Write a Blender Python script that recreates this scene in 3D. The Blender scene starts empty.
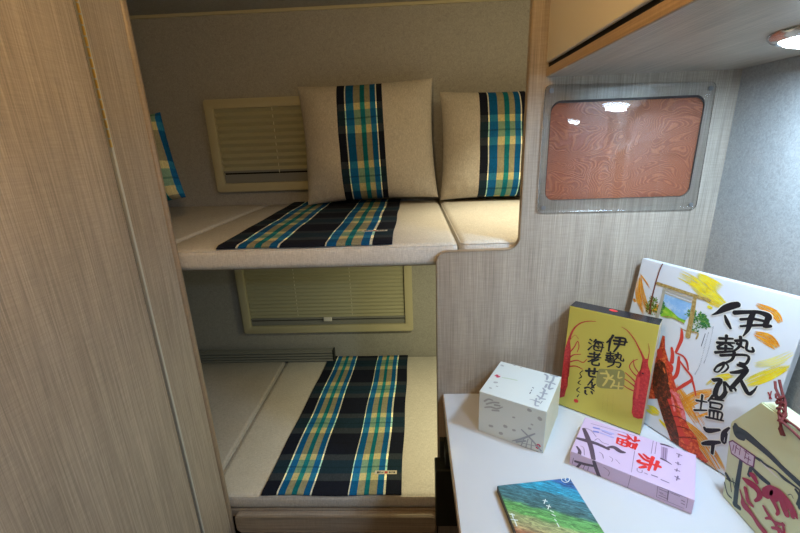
import bpy, bmesh, math, random
from mathutils import Vector, Matrix
C = bpy.context.scene.collection
SC = bpy.context.scene
R = math.radians

# ------------------------------------------------------------------ camera, world, lights, exposure
cam = bpy.data.cameras.new('camera'); co = bpy.data.objects.new('camera', cam); C.objects.link(co)
cam.sensor_width = 36; cam.lens = 393.61 / 800 * 36; cam.clip_start = .01
rx, up, fw = Vector((.9990, .0295, -.0350)), Vector((.0248, .2929, .9558)), Vector((-.0384, .9557, -.2918))
M = Matrix.Identity(3); M.col[0] = rx; M.col[1] = up; M.col[2] = -fw
co.matrix_world = Matrix.Translation((0, 0, 1.483)) @ M.to_4x4()
SC.camera = co
SC.view_settings.view_transform = 'Standard'; SC.view_settings.look = 'None'
SC.view_settings.exposure = 0.58; SC.view_settings.gamma = 1; SC.view_settings.use_curve_mapping = False
w = bpy.data.worlds.new('world'); SC.world = w; w.use_nodes = True
w.node_tree.nodes['Background'].inputs[0].default_value = (.75, .8, .9, 1)
w.node_tree.nodes['Background'].inputs[1].default_value = .3

def light(name, kind, loc, power, color, size=.1, aim=(0, 0, -1), spot=None, blend=.5):
    l = bpy.data.lights.new(name, kind); l.energy = power; l.color = color
    if kind == 'AREA': l.shape = 'DISK'; l.size = size
    else: l.shadow_soft_size = size
    if spot: l.spot_size = spot; l.spot_blend = blend
    o = bpy.data.objects.new(name, l); C.objects.link(o); o.location = loc
    o.rotation_euler = Vector(aim).to_track_quat('-Z', 'Y').to_euler()
    return o
LED = (.600, .637, 1.598)
light('puck_light', 'AREA', LED, 3.7, (.52, .75, 1), .10)
light('near_puck_light', 'AREA', (.48, -.05, 1.598), 3.4, (.58, .79, 1), .10)
light('roof_light', 'POINT', (-.14, .26, 1.975), 7.2, (1, .62, .24), .06)
light('upper_bunk_light', 'SPOT', (.50, 1.34, 1.93), 22, (1, .89, .60), .03, (-.12, .02, -1), R(84), .9)
light('upper_bunk_glow', 'POINT', (.50, 1.34, 1.90), 1.1, (1, .80, .45), .04)
light('lower_bunk_light', 'AREA', (.20, 1.26, 1.125), 3.0, (1, .92, .54), .07, (0, 0, -1))

# ------------------------------------------------------------------ materials
def mat(name, color=(.5, .5, .5), rough=.5, metal=0., spec=.5, trans=0., emit=None, es=1.):
    m = bpy.data.materials.new(name); m.use_nodes = True
    b = m.node_tree.nodes['Principled BSDF']
    b.inputs['Base Color'].default_value = (*color, 1); b.inputs['Roughness'].default_value = rough
    b.inputs['Metallic'].default_value = metal; b.inputs['Specular IOR Level'].default_value = spec
    b.inputs['Transmission Weight'].default_value = trans
    if emit: b.inputs['Emission Color'].default_value = (*emit, 1); b.inputs['Emission Strength'].default_value = es
    return m
def nd(m, t, **kw):
    n = m.node_tree.nodes.new(t)
    for k, v in kw.items(): setattr(n, k, v)
    return n
def lk(m, a, b): m.node_tree.links.new(a, b)
def bsdf(m): return m.node_tree.nodes['Principled BSDF']
def noise(m, vec, scale, detail=4, rough=.55, sc=(1, 1, 1), dist=0):
    mp = nd(m, 'ShaderNodeMapping'); mp.inputs['Scale'].default_value = sc; lk(m, vec, mp.inputs[0])
    n = nd(m, 'ShaderNodeTexNoise'); n.inputs['Scale'].default_value = scale; n.inputs['Detail'].default_value = detail
    n.inputs['Roughness'].default_value = rough; n.inputs['Distortion'].default_value = dist; lk(m, mp.outputs[0], n.inputs['Vector'])
    return n.outputs['Fac']
def ramp(m, fac, stops, interp='LINEAR'):
    r = nd(m, 'ShaderNodeValToRGB'); e = r.color_ramp.elements; r.color_ramp.interpolation = interp
    while len(e) > 1: e.remove(e[-1])
    e[0].position = stops[0][0]; e[0].color = (*stops[0][1], 1)
    for p, c in stops[1:]: k = e.new(p); k.color = (*c, 1)
    lk(m, fac, r.inputs[0]); return r.outputs[0]
def mul(m, a, b, f=1, mode='MULTIPLY'):
    x = nd(m, 'ShaderNodeMix', data_type='RGBA', blend_type=mode); x.inputs[0].default_value = f
    lk(m, a, x.inputs[6])
    if isinstance(b, tuple): x.inputs[7].default_value = (*b, 1)
    else: lk(m, b, x.inputs[7])
    return x.outputs[2]
def bump(m, h, s=.3, d=.001):
    b = nd(m, 'ShaderNodeBump'); b.inputs['Strength'].default_value = s; b.inputs['Distance'].default_value = d
    lk(m, h, b.inputs['Height']); lk(m, b.outputs[0], bsdf(m).inputs['Normal'])
def coord(m, k='Object'): return nd(m, 'ShaderNodeTexCoord').outputs[k]
def wood(name, c, axis='Z', rough=.42, contrast=1.):
    m = mat(name, c, rough); v = coord(m)
    f = {'Z': (1, 1, .014), 'Y': (1, .014, 1), 'X': (.014, 1, 1)}[axis]
    b = {'Z': (1, 1, .035), 'Y': (1, .035, 1), 'X': (.035, 1, 1)}[axis]
    k = contrast
    fine = ramp(m, noise(m, v, 460, 3, .6, f), [(.32, (1 - .26 * k,) * 3), (.5, (1.0,) * 3), (.68, (1 + .24 * k,) * 3)])
    band = ramp(m, noise(m, v, 26, 4, .6, b), [(.28, (1 - .13 * k, 1 - .15 * k, 1 - .17 * k)), (.72, (1 + .10 * k,) * 3)])
    cr = ramp(m, noise(m, v, 420, 2, .5, {'Z': (.06, .06, 1), 'Y': (.06, 1, .06), 'X': (1, .06, .06)}[axis]), [(.35, (.93, .93, .93)), (.65, (1.05, 1.05, 1.05))])
    rgb = nd(m, 'ShaderNodeRGB'); rgb.outputs[0].default_value = (*c, 1)
    lk(m, mul(m, mul(m, mul(m, rgb.outputs[0], fine), band), cr), bsdf(m).inputs['Base Color'])
    bump(m, noise(m, v, 330, 2, .6, f), .12, .0004); return m
def fabric(name, c, rough=.9):
    m = mat(name, c, rough, spec=.2); v = coord(m)
    a = noise(m, v, 700, 2, .5, (1, .12, .12)); b = noise(m, v, 700, 2, .5, (.12, 1, 1))
    rgb = nd(m, 'ShaderNodeRGB'); rgb.outputs[0].default_value = (*c, 1)
    x = mul(m, mul(m, rgb.outputs[0], ramp(m, a, [(.3, (.86,) * 3), (.7, (1.1,) * 3)])), ramp(m, b, [(.3, (.88,) * 3), (.7, (1.1,) * 3)]))
    x = mul(m, x, ramp(m, noise(m, v, 9, 3), [(.3, (.95,) * 3), (.7, (1.03,) * 3)]))
    lk(m, x, bsdf(m).inputs['Base Color']); bump(m, a, .25, .0005); return m
def wallpaper(name, c):
    m = mat(name, c, .75, spec=.25); v = coord(m)
    h = noise(m, v, 95, 5, .65, dist=1.5)
    rgb = nd(m, 'ShaderNodeRGB'); rgb.outputs[0].default_value = (*c, 1)
    x = mul(m, rgb.outputs[0], ramp(m, h, [(.35, (.84,) * 3), (.62, (1.08,) * 3)]))
    x = mul(m, x, ramp(m, noise(m, v, 420, 2), [(.3, (.88,) * 3), (.7, (1.08,) * 3)]))
    lk(m, x, bsdf(m).inputs['Base Color']); bump(m, h, .5, .0012); return m

BLK = (.008, .011, .024); WHT = (.66, .68, .60); BLU = (.003, .095, .27); TAN = (.29, .28, .19); TEAL = (.004, .14, .19)
RUN = [(0, BLK), (.107, WHT), (.118, BLU), (.169, TAN), (.218, TEAL), (.254, TAN), (.304, BLU), (.350, WHT), (.362, BLK), (.619, WHT), (.628, BLU), (.680, TAN), (.734, TEAL), (.768, TAN), (.822, BLU), (.871, WHT), (.884, BLK)]
BAND = [(0, BLK), (.17, WHT), (.195, BLU), (.37, TAN), (.51, TEAL), (.615, TAN), (.73, BLU), (.85, WHT), (.875, BLK)]
def plaid(name, stops, lo=None, hi=None, base=(.42, .36, .27), phase=0., period=.231):
    """woven check from the mesh's own cloth coordinates: u across the stripes, v along them in metres"""
    m = mat(name, TAN, .92, spec=.15)
    uv = nd(m, 'ShaderNodeUVMap'); uv.uv_map = 'cloth'; s = nd(m, 'ShaderNodeSeparateXYZ'); lk(m, uv.outputs[0], s.inputs[0])
    u, v = s.outputs[0], s.outputs[1]
    def mth(op, a, b):
        n = nd(m, 'ShaderNodeMath', operation=op)
        for i, q in enumerate((a, b)):
            if isinstance(q, (int, float)): n.inputs[i].default_value = q
            elif q is not None: lk(m, q, n.inputs[i])
        return n.outputs[0]
    uu = u if lo is None else mth('DIVIDE', mth('SUBTRACT', u, lo), hi - lo)
    warp = ramp(m, uu, stops, 'CONSTANT')
    p = mth('FRACT', mth('DIVIDE', mth('SUBTRACT', v, phase), period), None)
    ye, te, pl = (2.1, 1.95, 1.45), (.72, 1.25, 1.35), (1., 1., 1.)
    gain = ramp(m, p, [(0, ye), (.07, te), (.17, (.35, .75, .85)), (.20, te), (.33, ye), (.45, pl), (.70, (.85, .85, .85)), (.72, pl), (.93, ye)], 'CONSTANT')
    add = ramp(m, p, [(0, (.016, .022, .026)), (.07, (.006, .018, .024)), (.33, (.016, .022, .026)), (.45, (0, 0, 0)), (.93, (.016, .022, .026))], 'CONSTANT')
    c = mul(m, mul(m, warp, gain), add, 1, 'ADD')
    t = coord(m)
    if lo is not None:
        ins = mth('MULTIPLY', mth('GREATER_THAN', u, lo), mth('LESS_THAN', u, hi))
        x = nd(m, 'ShaderNodeMix', data_type='RGBA'); lk(m, ins, x.inputs[0]); x.inputs[6].default_value = (*base, 1); lk(m, c, x.inputs[7]); c = x.outputs[2]
    a = noise(m, t, 600, 2, .5, (1, .15, .15)); b = noise(m, t, 600, 2, .5, (.15, 1, 1))
    c = mul(m, mul(m, c, ramp(m, a, [(.3, (.8,) * 3), (.7, (1.14,) * 3)])), ramp(m, b, [(.3, (.85,) * 3), (.7, (1.12,) * 3)]))
    lk(m, c, bsdf(m).inputs['Base Color']); bump(m, a, .3, .0006); return m

LAM = (.385, .33, .27)
wood_z = wood('laminate upright grain', LAM, 'Z'); wood_y = wood('laminate lengthwise grain', LAM, 'Y'); wood_x = wood('laminate crosswise grain', LAM, 'X')
wood_trim = wood('edge moulding wood', (.30, .235, .17), 'Z', .35, .6)
wood_trim_y = wood('cabinet rail wood', (.36, .25, .16), 'Y', .35, .8)
paper_wall = wallpaper('embossed wall covering', (.40, .40, .385))
ceil_m = wallpaper('ceiling covering', (.38, .37, .34))
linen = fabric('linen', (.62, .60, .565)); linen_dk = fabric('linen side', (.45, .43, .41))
frame_m = mat('cream plastic', (.52, .49, .33), .45); blind_m = mat('pleated blind', (.44, .435, .30), .8)
white_p = mat('white plastic', (.75, .75, .72), .4); dark_m = mat('dark gap', (.012, .012, .012), .7)
black_m = mat('black plastic', (.012, .016, .014), .45); steel = mat('brushed steel', (.34, .34, .35), .3, 1.)
brass = mat('brass', (.75, .52, .16), .3, 1.); alu = mat('aluminium strip', (.58, .59, .56), .4, .35)
table_m = mat('white laminate', (.60, .62, .65), .22); cream_door = mat('cream cabinet door', (.66, .60, .48), .4)
thread = mat('blind thread', (.8, .8, .66), .6)
grey_rib = mat('dark grey ribs', (.24, .25, .24), .4)
floor_m = wood('floor vinyl', (.13, .085, .05), 'Y', .5)

# ------------------------------------------------------------------ mesh helpers
def tag(o, label=None, cat=None, group=None, kind=None):
    if label: o['label'] = label
    if cat: o['category'] = cat
    if group: o['group'] = group
    if kind: o['kind'] = kind
    return o
def empty(name, loc=(0, 0, 0), rz=0):
    o = bpy.data.objects.new(name, None); C.objects.link(o); o.location = loc; o.rotation_euler = (0, 0, rz); o.empty_display_size = .05
    return o
def link(name, bm, mats, parent=None, smooth=None):
    me = bpy.data.meshes.new(name)
    bmesh.ops.recalc_face_normals(bm, faces=[f for f in bm.faces]) if smooth != 'art' else None
    bm.to_mesh(me); bm.free()
    for m in (mats if isinstance(mats, (list, tuple)) else [mats]): me.materials.append(m)
    if smooth and smooth != 'art': me.polygons.foreach_set('use_smooth', [True] * len(me.polygons)); me.update()
    if smooth == 'auto': me.set_sharp_from_angle(angle=R(35))
    o = bpy.data.objects.new(name, me); C.objects.link(o)
    if parent: o.parent = parent
    return o
def box(bm, a, b, bev=0., seg=2, mi=0, mtx=None):
    t = bmesh.new(); bmesh.ops.create_cube(t, size=1)
    for v in t.verts: v.co = Vector([(a[i] + b[i]) / 2 + v.co[i] * (b[i] - a[i]) for i in range(3)])
    if bev: bmesh.ops.bevel(t, geom=t.edges[:], offset=bev, segments=seg, profile=.5, affect='EDGES')
    if mtx: t.transform(mtx)
    for f in t.faces: f.material_index = mi
    me = bpy.data.meshes.new('t'); t.to_mesh(me); t.free(); bm.from_mesh(me); bpy.data.meshes.remove(me)
    return bm
def one(a, b, bev=0., seg=2): return box(bmesh.new(), a, b, bev, seg)
def cyl(bm, c, r, h, axis='Z', seg=24, r2=None, bev=0):
    t = bmesh.new(); bmesh.ops.create_cone(t, cap_ends=True, segments=seg, radius1=r, radius2=r if r2 is None else r2, depth=h)
    if bev: bmesh.ops.bevel(t, geom=[e for e in t.edges if len(e.link_faces) == 2 and any(len(f.verts) > 4 for f in e.link_faces)], offset=bev, segments=2, affect='EDGES')
    t.transform({'Z': Matrix.Identity(4), 'X': Matrix.Rotation(R(90), 4, 'Y'), 'Y': Matrix.Rotation(R(90), 4, 'X')}[axis])
    t.transform(Matrix.Translation(c)); me = bpy.data.meshes.new('t'); t.to_mesh(me); t.free(); bm.from_mesh(me); bpy.data.meshes.remove(me); return bm
def tube(bm, pts, r, seg=8, closed=False):
    P = [Vector(p) for p in pts]; n = len(P); rings = []
    for i, p in enumerate(P):
        a = P[(i - 1) % n] if closed or i else P[0]; b = P[(i + 1) % n] if closed or i < n - 1 else P[-1]
        d = (b - a).normalized(); s = d.cross(Vector((0, 0, 1)))
        if s.length < .05: s = d.cross(Vector((0, 1, 0)))
        s.normalize(); q = s.cross(d)
        rings.append([bm.verts.new(p + s * math.cos(2 * math.pi * k / seg) * r + q * math.sin(2 * math.pi * k / seg) * r) for k in range(seg)])
    for i in range(n if closed else n - 1):
        A, B = rings[i], rings[(i + 1) % n]
        for k in range(seg): bm.faces.new((A[k], A[(k + 1) % seg], B[(k + 1) % seg], B[k]))
    if not closed: bm.faces.new(rings[0]); bm.faces.new(rings[-1])
    return bm
def rrect(x0, z0, x1, z1, r, seg=6):
    out = []
    rs = r if isinstance(r, (list, tuple)) else [r] * 4
    for (cx, cz, a0), rr in zip(((x1, z1, 0), (x0, z1, 90), (x0, z0, 180), (x1, z0, 270)), rs):
        px = cx - rr if cx == x1 else cx + rr; pz = cz - rr if cz == z1 else cz + rr
        for k in range(seg + 1):
            t = R(a0 + 90 * k / seg); out.append((px + rr * math.cos(t), pz + rr * math.sin(t)))
    return out
def plate(outline, y0, y1, holes=(), bev=0.):
    """solid plate from an outline in x-z with holes, between two depths; returns a bmesh"""
    cu = bpy.data.curves.new('t', 'CURVE'); cu.dimensions = '2D'; cu.fill_mode = 'BOTH'; cu.extrude = (y1 - y0) / 2; cu.bevel_depth = bev; cu.bevel_resolution = 1
    if bev: cu.extrude -= bev; cu.offset = -bev
    for pts in [outline, *holes]:
        s = cu.splines.new('POLY'); s.points.add(len(pts) - 1); s.use_cyclic_u = True
        for p, q in zip(s.points, pts): p.co = (q[0], q[1], 0, 1)
    o = bpy.data.objects.new('t', cu); C.objects.link(o)
    dg = bpy.context.evaluated_depsgraph_get(); me = bpy.data.meshes.new_from_object(o.evaluated_get(dg))
    bm = bmesh.new(); bm.from_mesh(me); bpy.data.objects.remove(o); bpy.data.curves.remove(cu); bpy.data.meshes.remove(me)
    bm.transform(Matrix.Translation((0, (y0 + y1) / 2, 0)) @ Matrix.Rotation(R(90), 4, 'X'))
    bmesh.ops.remove_doubles(bm, verts=bm.verts[:], dist=1e-5)
    return bm
def struct(name, bm, m, label=None, parent=None, smooth=None):
    o = link(name, bm, m, parent, smooth)
    if not parent: o['kind'] = 'structure'
    if label: o['label'] = label
    return o

# ------------------------------------------------------------------ the vehicle interior
XW, XL, YR, ZC = .737, -.634, 1.901, 2.058
struct('floor', one((-1.3, -1.6, -.03), (XW + .03, YR + .03, 0)), floor_m, 'dark wood-look vinyl floor')
struct('ceiling', one((-1.3, -1.6, ZC), (XW + .03, YR + .03, ZC + .03)), ceil_m, 'plain dim ceiling above the bunks')
struct('wall_rear', one((-1.3, YR, 0), (XW + .03, YR + .03, ZC)), paper_wall, 'beige speckled rear wall behind the bunks')
struct('wall_right', one((XW, -1.6, 0), (XW + .03, YR, ZC)), paper_wall, 'grey speckled wall on the right above the white table')
struct('wall_left', one((-1.3, -1.6, 0), (-1.27, YR, ZC)), paper_wall, 'speckled wall at the far left end of the bunks')
struct('wall_front', one((-1.27, -1.6, 0), (XW, -1.57, ZC)), wood_z, 'wood wall behind the photographer')
struct('trim_1', one((-1.27, YR - .012, ZC - .012), (XW, YR, ZC), .002), frame_m, 'thin pale strip where rear wall meets ceiling')

# washroom wall on the left: fixed stile and hinged door
struct('wall_washroom', box(one((-1.27, .853, 0), (XL, .984, ZC)), (-1.27, -1.57, 0), (XL - .03, .853, ZC)), wood_z, 'narrow fixed wood panel right of the hinged door')
em = bmesh.new(); tube(em, [(XL - .003, .988, .001), (XL - .003, .988, ZC - .001)], .0105, 12)
struct('trim_2', em, wood_trim, 'rounded brown wood moulding down the edge of the washroom panel', smooth='auto')
d = empty('door_1', (XL, .85, 0)); d['kind'] = 'structure'; d['label'] = 'tall flush wood door on the left with vertical grain'
link('door_leaf', one((-.026, -.72, .03), (0.001, -.010, ZC - .02), .002), wood_z, d)
hb = one((-.008, -.0035, .03), (.003, .003, ZC - .02), .001)
h = link('hinge_strip', hb, alu, d); tag(h, 'pale metal piano hinge strip')
kb = bmesh.new()
z = 1.50
while z < 2.03:
    cyl(kb, (.003, -.004, z + .010), .0024, .016, 'Z', 8); z += .019
tag(link('hinge_knuckles', kb, brass, h, 'auto'), 'brass hinge knuckles')
link('door_gap', one((-.012, -.0095, .03), (-.004, -.0035, ZC - .02)), dark_m, d)

# bunk partition with stepped opening and a cut-out window
PY0, PY1 = .985, 1.003
XB, XA, ZS = .0577, .269, 1.2165
out = [(XW, 0), (XW, ZC - .001), (XA, ZC - .001)]
r = .034
for k in range(9):
    t = R(0 - 90 * k / 8); out.append((XA - r + r * math.cos(t), ZS + r + .002 + r * math.sin(t)))
r = .026
for k in range(9):
    t = R(90 + 90 * k / 8); out.append((XB + r + r * math.cos(t), ZS - r + r * math.sin(t)))
out += [(XB, 0)]
hole = rrect(.322, 1.343, .665, 1.570, .022)
pb = plate(out, PY0, PY1, [hole])
struct('wall_partition', pb, wood_z, 'pale wood panel dividing the bunks from the table, stepped at the upper mattress')
prof = out[2:]
tb = bmesh.new(); rows = []
for i, (x, zz) in enumerate(prof):
    a = Vector(prof[max(i - 1, 0)]); b = Vector(prof[min(i + 1, len(prof) - 1)]); n = Vector((-(b - a).y, (b - a).x)).normalized()
    if n.x > 0.01 and i > 1: n = -n
    n = -n if (n.x > 0 or (abs(n.x) < .3 and n.y < 0)) else n
    rows.append([tb.verts.new((x + n.x * o_, y_, zz + n.y * o_)) for o_, y_ in ((-.0002, PY0 - .0012), (.0022, PY0 - .0012), (.0034, PY0 + .004), (.0034, PY1 - .004), (.0022, PY1 + .001), (-.0002, PY1 + .001))])
for A, B in zip(rows, rows[1:]):
    for k in range(5): tb.faces.new((A[k], A[k + 1], B[k + 1], B[k]))
struct('trim_3', tb, wood_trim, 'thin brown edging that follows the step of the partition', smooth='auto')

# recessed terracotta board behind a clear screwed cover
def terracotta():
    m = mat('terracotta swirl board', (.40, .10, .045), .45); v = coord(m)
    mp = nd(m, 'ShaderNodeMapping'); mp.inputs['Scale'].default_value = (1, .3, 1.6); lk(m, v, mp.inputs[0])
    n = nd(m, 'ShaderNodeTexNoise'); n.inputs['Scale'].default_value = 8; n.inputs['Detail'].default_value = 1.5; n.inputs['Distortion'].default_value = .6; lk(m, mp.outputs[0], n.inputs[0])
    a = nd(m, 'ShaderNodeMath', operation='MULTIPLY'); lk(m, n.outputs[0], a.inputs[0]); a.inputs[1].default_value = 260
    s = nd(m, 'ShaderNodeMath', operation='SINE'); lk(m, a.outputs[0], s.inputs[0])
    c = ramp(m, s.outputs[0], [(0, (.40, .105, .04)), (.4, (.50, .15, .055)), (1, (.55, .175, .07))])
    c = mul(m, c, ramp(m, noise(m, v, 300, 2), [(.3, (.9,) * 3), (.7, (1.08,) * 3)]))
    lk(m, c, bsdf(m).inputs['Base Color']); bump(m, s.outputs[0], .3, .0006); return m
bb = one((.3225, .9905, 1.3435), (.6645, 1.0005, 1.5695))
wb = empty('wall_window', (0, 0, 0)); 
o = link('swirl_panel', bb, terracotta(), wb); o['label'] = 'terracotta board with wavy contour pattern'
rb = plate(rrect(.3218, 1.3428, .6652, 1.5702, .0222), .9835, .9900, [rrect(.3222, 1.3432, .6648, 1.5650, .021)])  # dark strip, widest along the top, paints in the shade of the recess
tag(link('recess_shade', rb, mat('dark seal', (.05, .03, .03), .5), wb, 'auto'), 'dark strip standing in for recess shade along the top of the terracotta board')
acr = mat('clear acrylic', (1, 1, 1), .03, trans=1.); bsdf(acr).inputs['IOR'].default_value = 1.52
ac_out = []
cor = [(.6828, 1.5955), (.305, 1.6045), (.3055, 1.314), (.687, 1.3105)]
for i, c in enumerate(cor):
    p = Vector(c); a = Vector(cor[i - 1]); b = Vector(cor[(i + 1) % 4]); rr = .014
    A = p + (a - p).normalized() * rr; B = p + (b - p).normalized() * rr
    for k in range(7): t = k / 6; ac_out.append(tuple(A * (1 - t) ** 2 + p * 2 * t * (1 - t) + B * t * t))
acp = link('clear_cover', plate(ac_out, .9785, .9845, bev=.001), acr, wb, 'auto'); acp['label'] = 'clear acrylic cover plate with rounded corners'
for x, zz in ((.6695, 1.5825), (.318, 1.5915), (.3185, 1.326), (.672, 1.323)):
    sb = cyl(bmesh.new(), (x, .9770, zz), .0052, .003, 'Y', 16, bev=.0008); box(sb, (x - .0035, .9752, zz - .0005), (x + .0035, .9756, zz + .0005))
    link('screw', sb, steel, acp, 'auto')
tag(wb, 'terracotta panel under a clear screwed cover, set in the partition above the boxes', 'panel')
wb.name = 'covered_panel'

# windows with pleated blinds
def window(n, x0, z0, x1, z1, zb, cords, label, handle=None, pitch=.021, dep=.22):
    w = empty('window_%d' % n, ((x0 + x1) / 2, YR, z0)); w['kind'] = 'structure'; w['label'] = label
    ox, oz = (x0 + x1) / 2, z0; W2 = (x1 - x0) / 2; Hh = z1 - z0; fr = .040
    fb = plate(rrect(-W2, 0, W2, Hh, .014), -.030, 0, [rrect(-W2 + fr, fr, W2 - fr, Hh - fr, .006)], .003)
    link('window_frame', fb, frame_m, w, 'auto')
    link('window_pane', one((-W2 + fr - .002, -.004, fr - .002), (W2 - fr + .002, -.001, Hh - fr + .002)), mat('dark night glass', (.02, .022, .02), .1), w)
    bl = bmesh.new(); zt = Hh - fr - .001; zl = zb - z0; n_ = round((zt - zl) / pitch); pr = []
    for i in range(2 * n_ + 1):
        zz = zt - (zt - zl) * i / (2 * n_); y = -.009 if i % 2 else -.009 - pitch * dep
        pr.append([bl.verts.new((sx * (W2 - fr - .002), y, zz)) for sx in (-1, 1)])
    for a, b in zip(pr, pr[1:]): bl.faces.new((a[0], a[1], b[1], b[0]))
    b_ = link('pleated_blind', bl, blind_m, w)
    link('blind_rail', box(one((-W2 + fr + .002, -.022, zl - .010), (W2 - fr - .002, -.010, zl), .002), (-W2 + fr + .002, -.016, fr + .001), (W2 - fr - .002, -.008, zl - .018)), grey_rib, b_)
    for cx in cords:
        tb = bmesh.new(); k = 0
        for i in range(n_ + 1):
            zz = zt - (zt - zl) * i / n_
            box(tb, (cx - ox - .0012, -.0105 - pitch * dep, zz - pitch * .45), (cx - ox + .0012, -.0085 - pitch * dep, zz - .0006))
        link('blind_cord', tb, thread, b_)
    if handle is not None:
        hx = handle - ox
        link('blind_handle', one((hx - .022, -.030, zl - .020), (hx + .022, -.0215, zl + .004), .004, 3), white_p, b_, 'auto')
    return w
window(1, -.932, 1.302, -.02, 1.712, 1.400, (-.625,), 'cream framed window with pleated blind behind the upper pillows', pitch=.031, dep=.40)
window(2, -.915, .557, -.018, .970, .640, (-.621, -.334), 'cream framed window with pleated blind below the upper bunk', -.463)
# window in the right wall beside the table, seen mirrored in the clear cover
w3 = empty('window_3', (XW, .20, 1.10)); w3['kind'] = 'structure'; w3['label'] = 'cream framed window in the right wall by the table'
f3 = plate(rrect(-.42, 0, .44, .41, .014), -.022, 0, [rrect(-.37, .05, .39, .36, .008)], .003); f3.transform(Matrix.Rotation(R(-90), 4, 'Z'))
link('window_frame', f3, mat('pale window frame', (.7, .68, .6), .4), w3, 'auto')
link('window_pane', one((-.010, -.391, .049), (-.004, .371, .361)), mat('window blind', (.30, .20, .12), .7), w3)

# ------------------------------------------------------------------ overhead cabinet and its lamp
XC = .3066; ZB = 1.6205
cb = empty('overhead_cabinet', (XC, .984, ZB))
def cbx(a, b): return tuple(a[i] - (XC, .984, ZB)[i] for i in range(3)), tuple(b[i] - (XC, .984, ZB)[i] for i in range(3))
a, b = cbx((XC, -.6, ZB), (XW - .001, .984, ZB + .016)); link('bottom_panel', one(a, b, .001), wood_y, cb)
a, b = cbx((XC + .004, -.6, ZB + .0162), (XW - .001, .984, ZC - .001)); link('cabinet_body', one(a, b), dark_m, cb)
a, b = cbx((XC - .001, -.6, ZB + .001), (XC + .0035, .984, ZB + .0185)); tag(link('front_rail', one(a, b, .0008), wood_trim_y, cb), 'brown wood rail along the bottom edge')
for y0, y1 in ((.30, .975), (-.40, .295)):
    a, b = cbx((XC - .006, y0, ZB + .027), (XC + .0035, y1, ZC - .012)); tag(link('cabinet_door', one(a, b, .004, 3), cream_door, cb, 'auto'), 'smooth cream door with rounded edges')
tag(cb, 'wood overhead cabinet with cream doors along the right wall above the table', 'cabinet')
rg = bmesh.new(); prof = [(.062, -.0015), (.064, -.010), (.067, -.0115), (.073, -.009), (.078, -.004), (.079, 0)]
def lathe(bm, prof, seg=48):
    rows = [[bm.verts.new((q * math.cos(2 * math.pi * k / seg), q * math.sin(2 * math.pi * k / seg), zz)) for k in range(seg)] for q, zz in prof]
    for A, B in zip(rows, rows[1:]):
        for k in range(seg): bm.faces.new((A[k], A[(k + 1) % seg], B[(k + 1) % seg], B[k]))
    return bm
rg.free(); chrome = mat('chrome ring', (.75, .76, .78), .12, 1.); lens_m = mat('lit lens', (1, 1, 1), .3, emit=(.78, .91, 1), es=13)
for lx, ly, lab in ((.600, .637, 'round lit white lamp with chrome ring under the overhead cabinet, nearest the partition'), (.48, -.05, 'round lit white lamp under the overhead cabinet, at its end nearer the camera')):
    lp = empty('ceiling_lamp', (lx, ly, ZB))
    link('lamp_ring', lathe(bmesh.new(), prof), chrome, lp, 'auto')
    link('lamp_lens', lathe(bmesh.new(), [(.0005, -.021), (.024, -.0205), (.045, -.0185), (.058, -.0145), (.064, -.009)]), lens_m, lp, 'auto')
    tag(lp, lab, 'lamp', 'lamps under the overhead cabinet')
for nm, loc in (('roof', (-.14, .26, ZC)),):
    pl = empty('ceiling_lamp', loc); link('lamp_ring', lathe(bmesh.new(), [(.055, -.002), (.062, -.012), (.075, -.010), (.078, 0)]), white_p, pl, 'auto')
    link('lamp_lens', cyl(bmesh.new(), (0, 0, -.005), .054, .006, 'Z', 40), mat('warm lens', (1, .9, .7), .4, emit=(1, .72, .4), es=2.5), pl, 'auto')
    tag(pl, 'small round warm roof lamp above the aisle', 'lamp')

# ------------------------------------------------------------------ bunks
def mattress(name, x0, y0, z0, x1, y1, z1, label, m=linen, bev=.018, group=None, crown=.004):
    bm = bmesh.new(); bmesh.ops.create_cube(bm, size=1)
    sx, sy, sz = x1 - x0, y1 - y0, z1 - z0
    for v in bm.verts: v.co = Vector((v.co.x * sx, v.co.y * sy, v.co.z * sz + sz / 2))
    bmesh.ops.bevel(bm, geom=bm.edges[:], offset=bev, segments=5, profile=.5, affect='EDGES')
    bmesh.ops.subdivide_edges(bm, edges=[e for e in bm.edges if e.calc_length() > .15], cuts=7, use_grid_fill=True)
    for v in bm.verts:
        if v.co.z > sz * .6:
            fx = max(0, 1 - abs(2 * v.co.x / sx) ** 4); fy = max(0, 1 - abs(2 * v.co.y / sy) ** 4); v.co.z += crown * fx * fy
    o = link(name, bm, m, None, 'auto'); o.location = ((x0 + x1) / 2, (y0 + y1) / 2, z0)
    # seam piping around the upper rim
    p = bmesh.new(); rr = rrect(-sx / 2 + .0035, -sy / 2 + .0035, sx / 2 - .0035, sy / 2 - .0035, bev * .8)
    tube(p, [(a, b, sz - .0065) for a, b in rr], .0016, 6, True)
    link('piping', p, m, o, 'auto')
    return tag(o, label, 'mattress', group)
ZU, ZL = 1.239, .3997
g = 'mattress sections of the bunks'
mattress('mattress', -.698, 1.004, 1.176, .114, 1.898, ZU - .003, 'wide middle section of the upper bunk mattress, under the upper plaid runner', group=g)
mattress('mattress', -1.268, 1.004, 1.176, -.702, 1.898, ZU - .001, 'left section of the upper bunk mattress, beside the washroom panel', group=g)
mattress('mattress', .118, 1.004, 1.176, .735, 1.898, ZU, 'right section of the upper bunk mattress, running behind the partition', group=g, bev=.022)
mattress('mattress', -.703, 1.004, .340, .735, 1.898, ZL - .003, 'wide pale section of the lower bunk mattress, under the lower plaid runner', group=g)
mattress('mattress', -1.268, 1.004, .340, -.708, 1.898, ZL, 'left grey section of the lower bunk mattress, below the ribbed bar', linen_dk, group=g)
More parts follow.
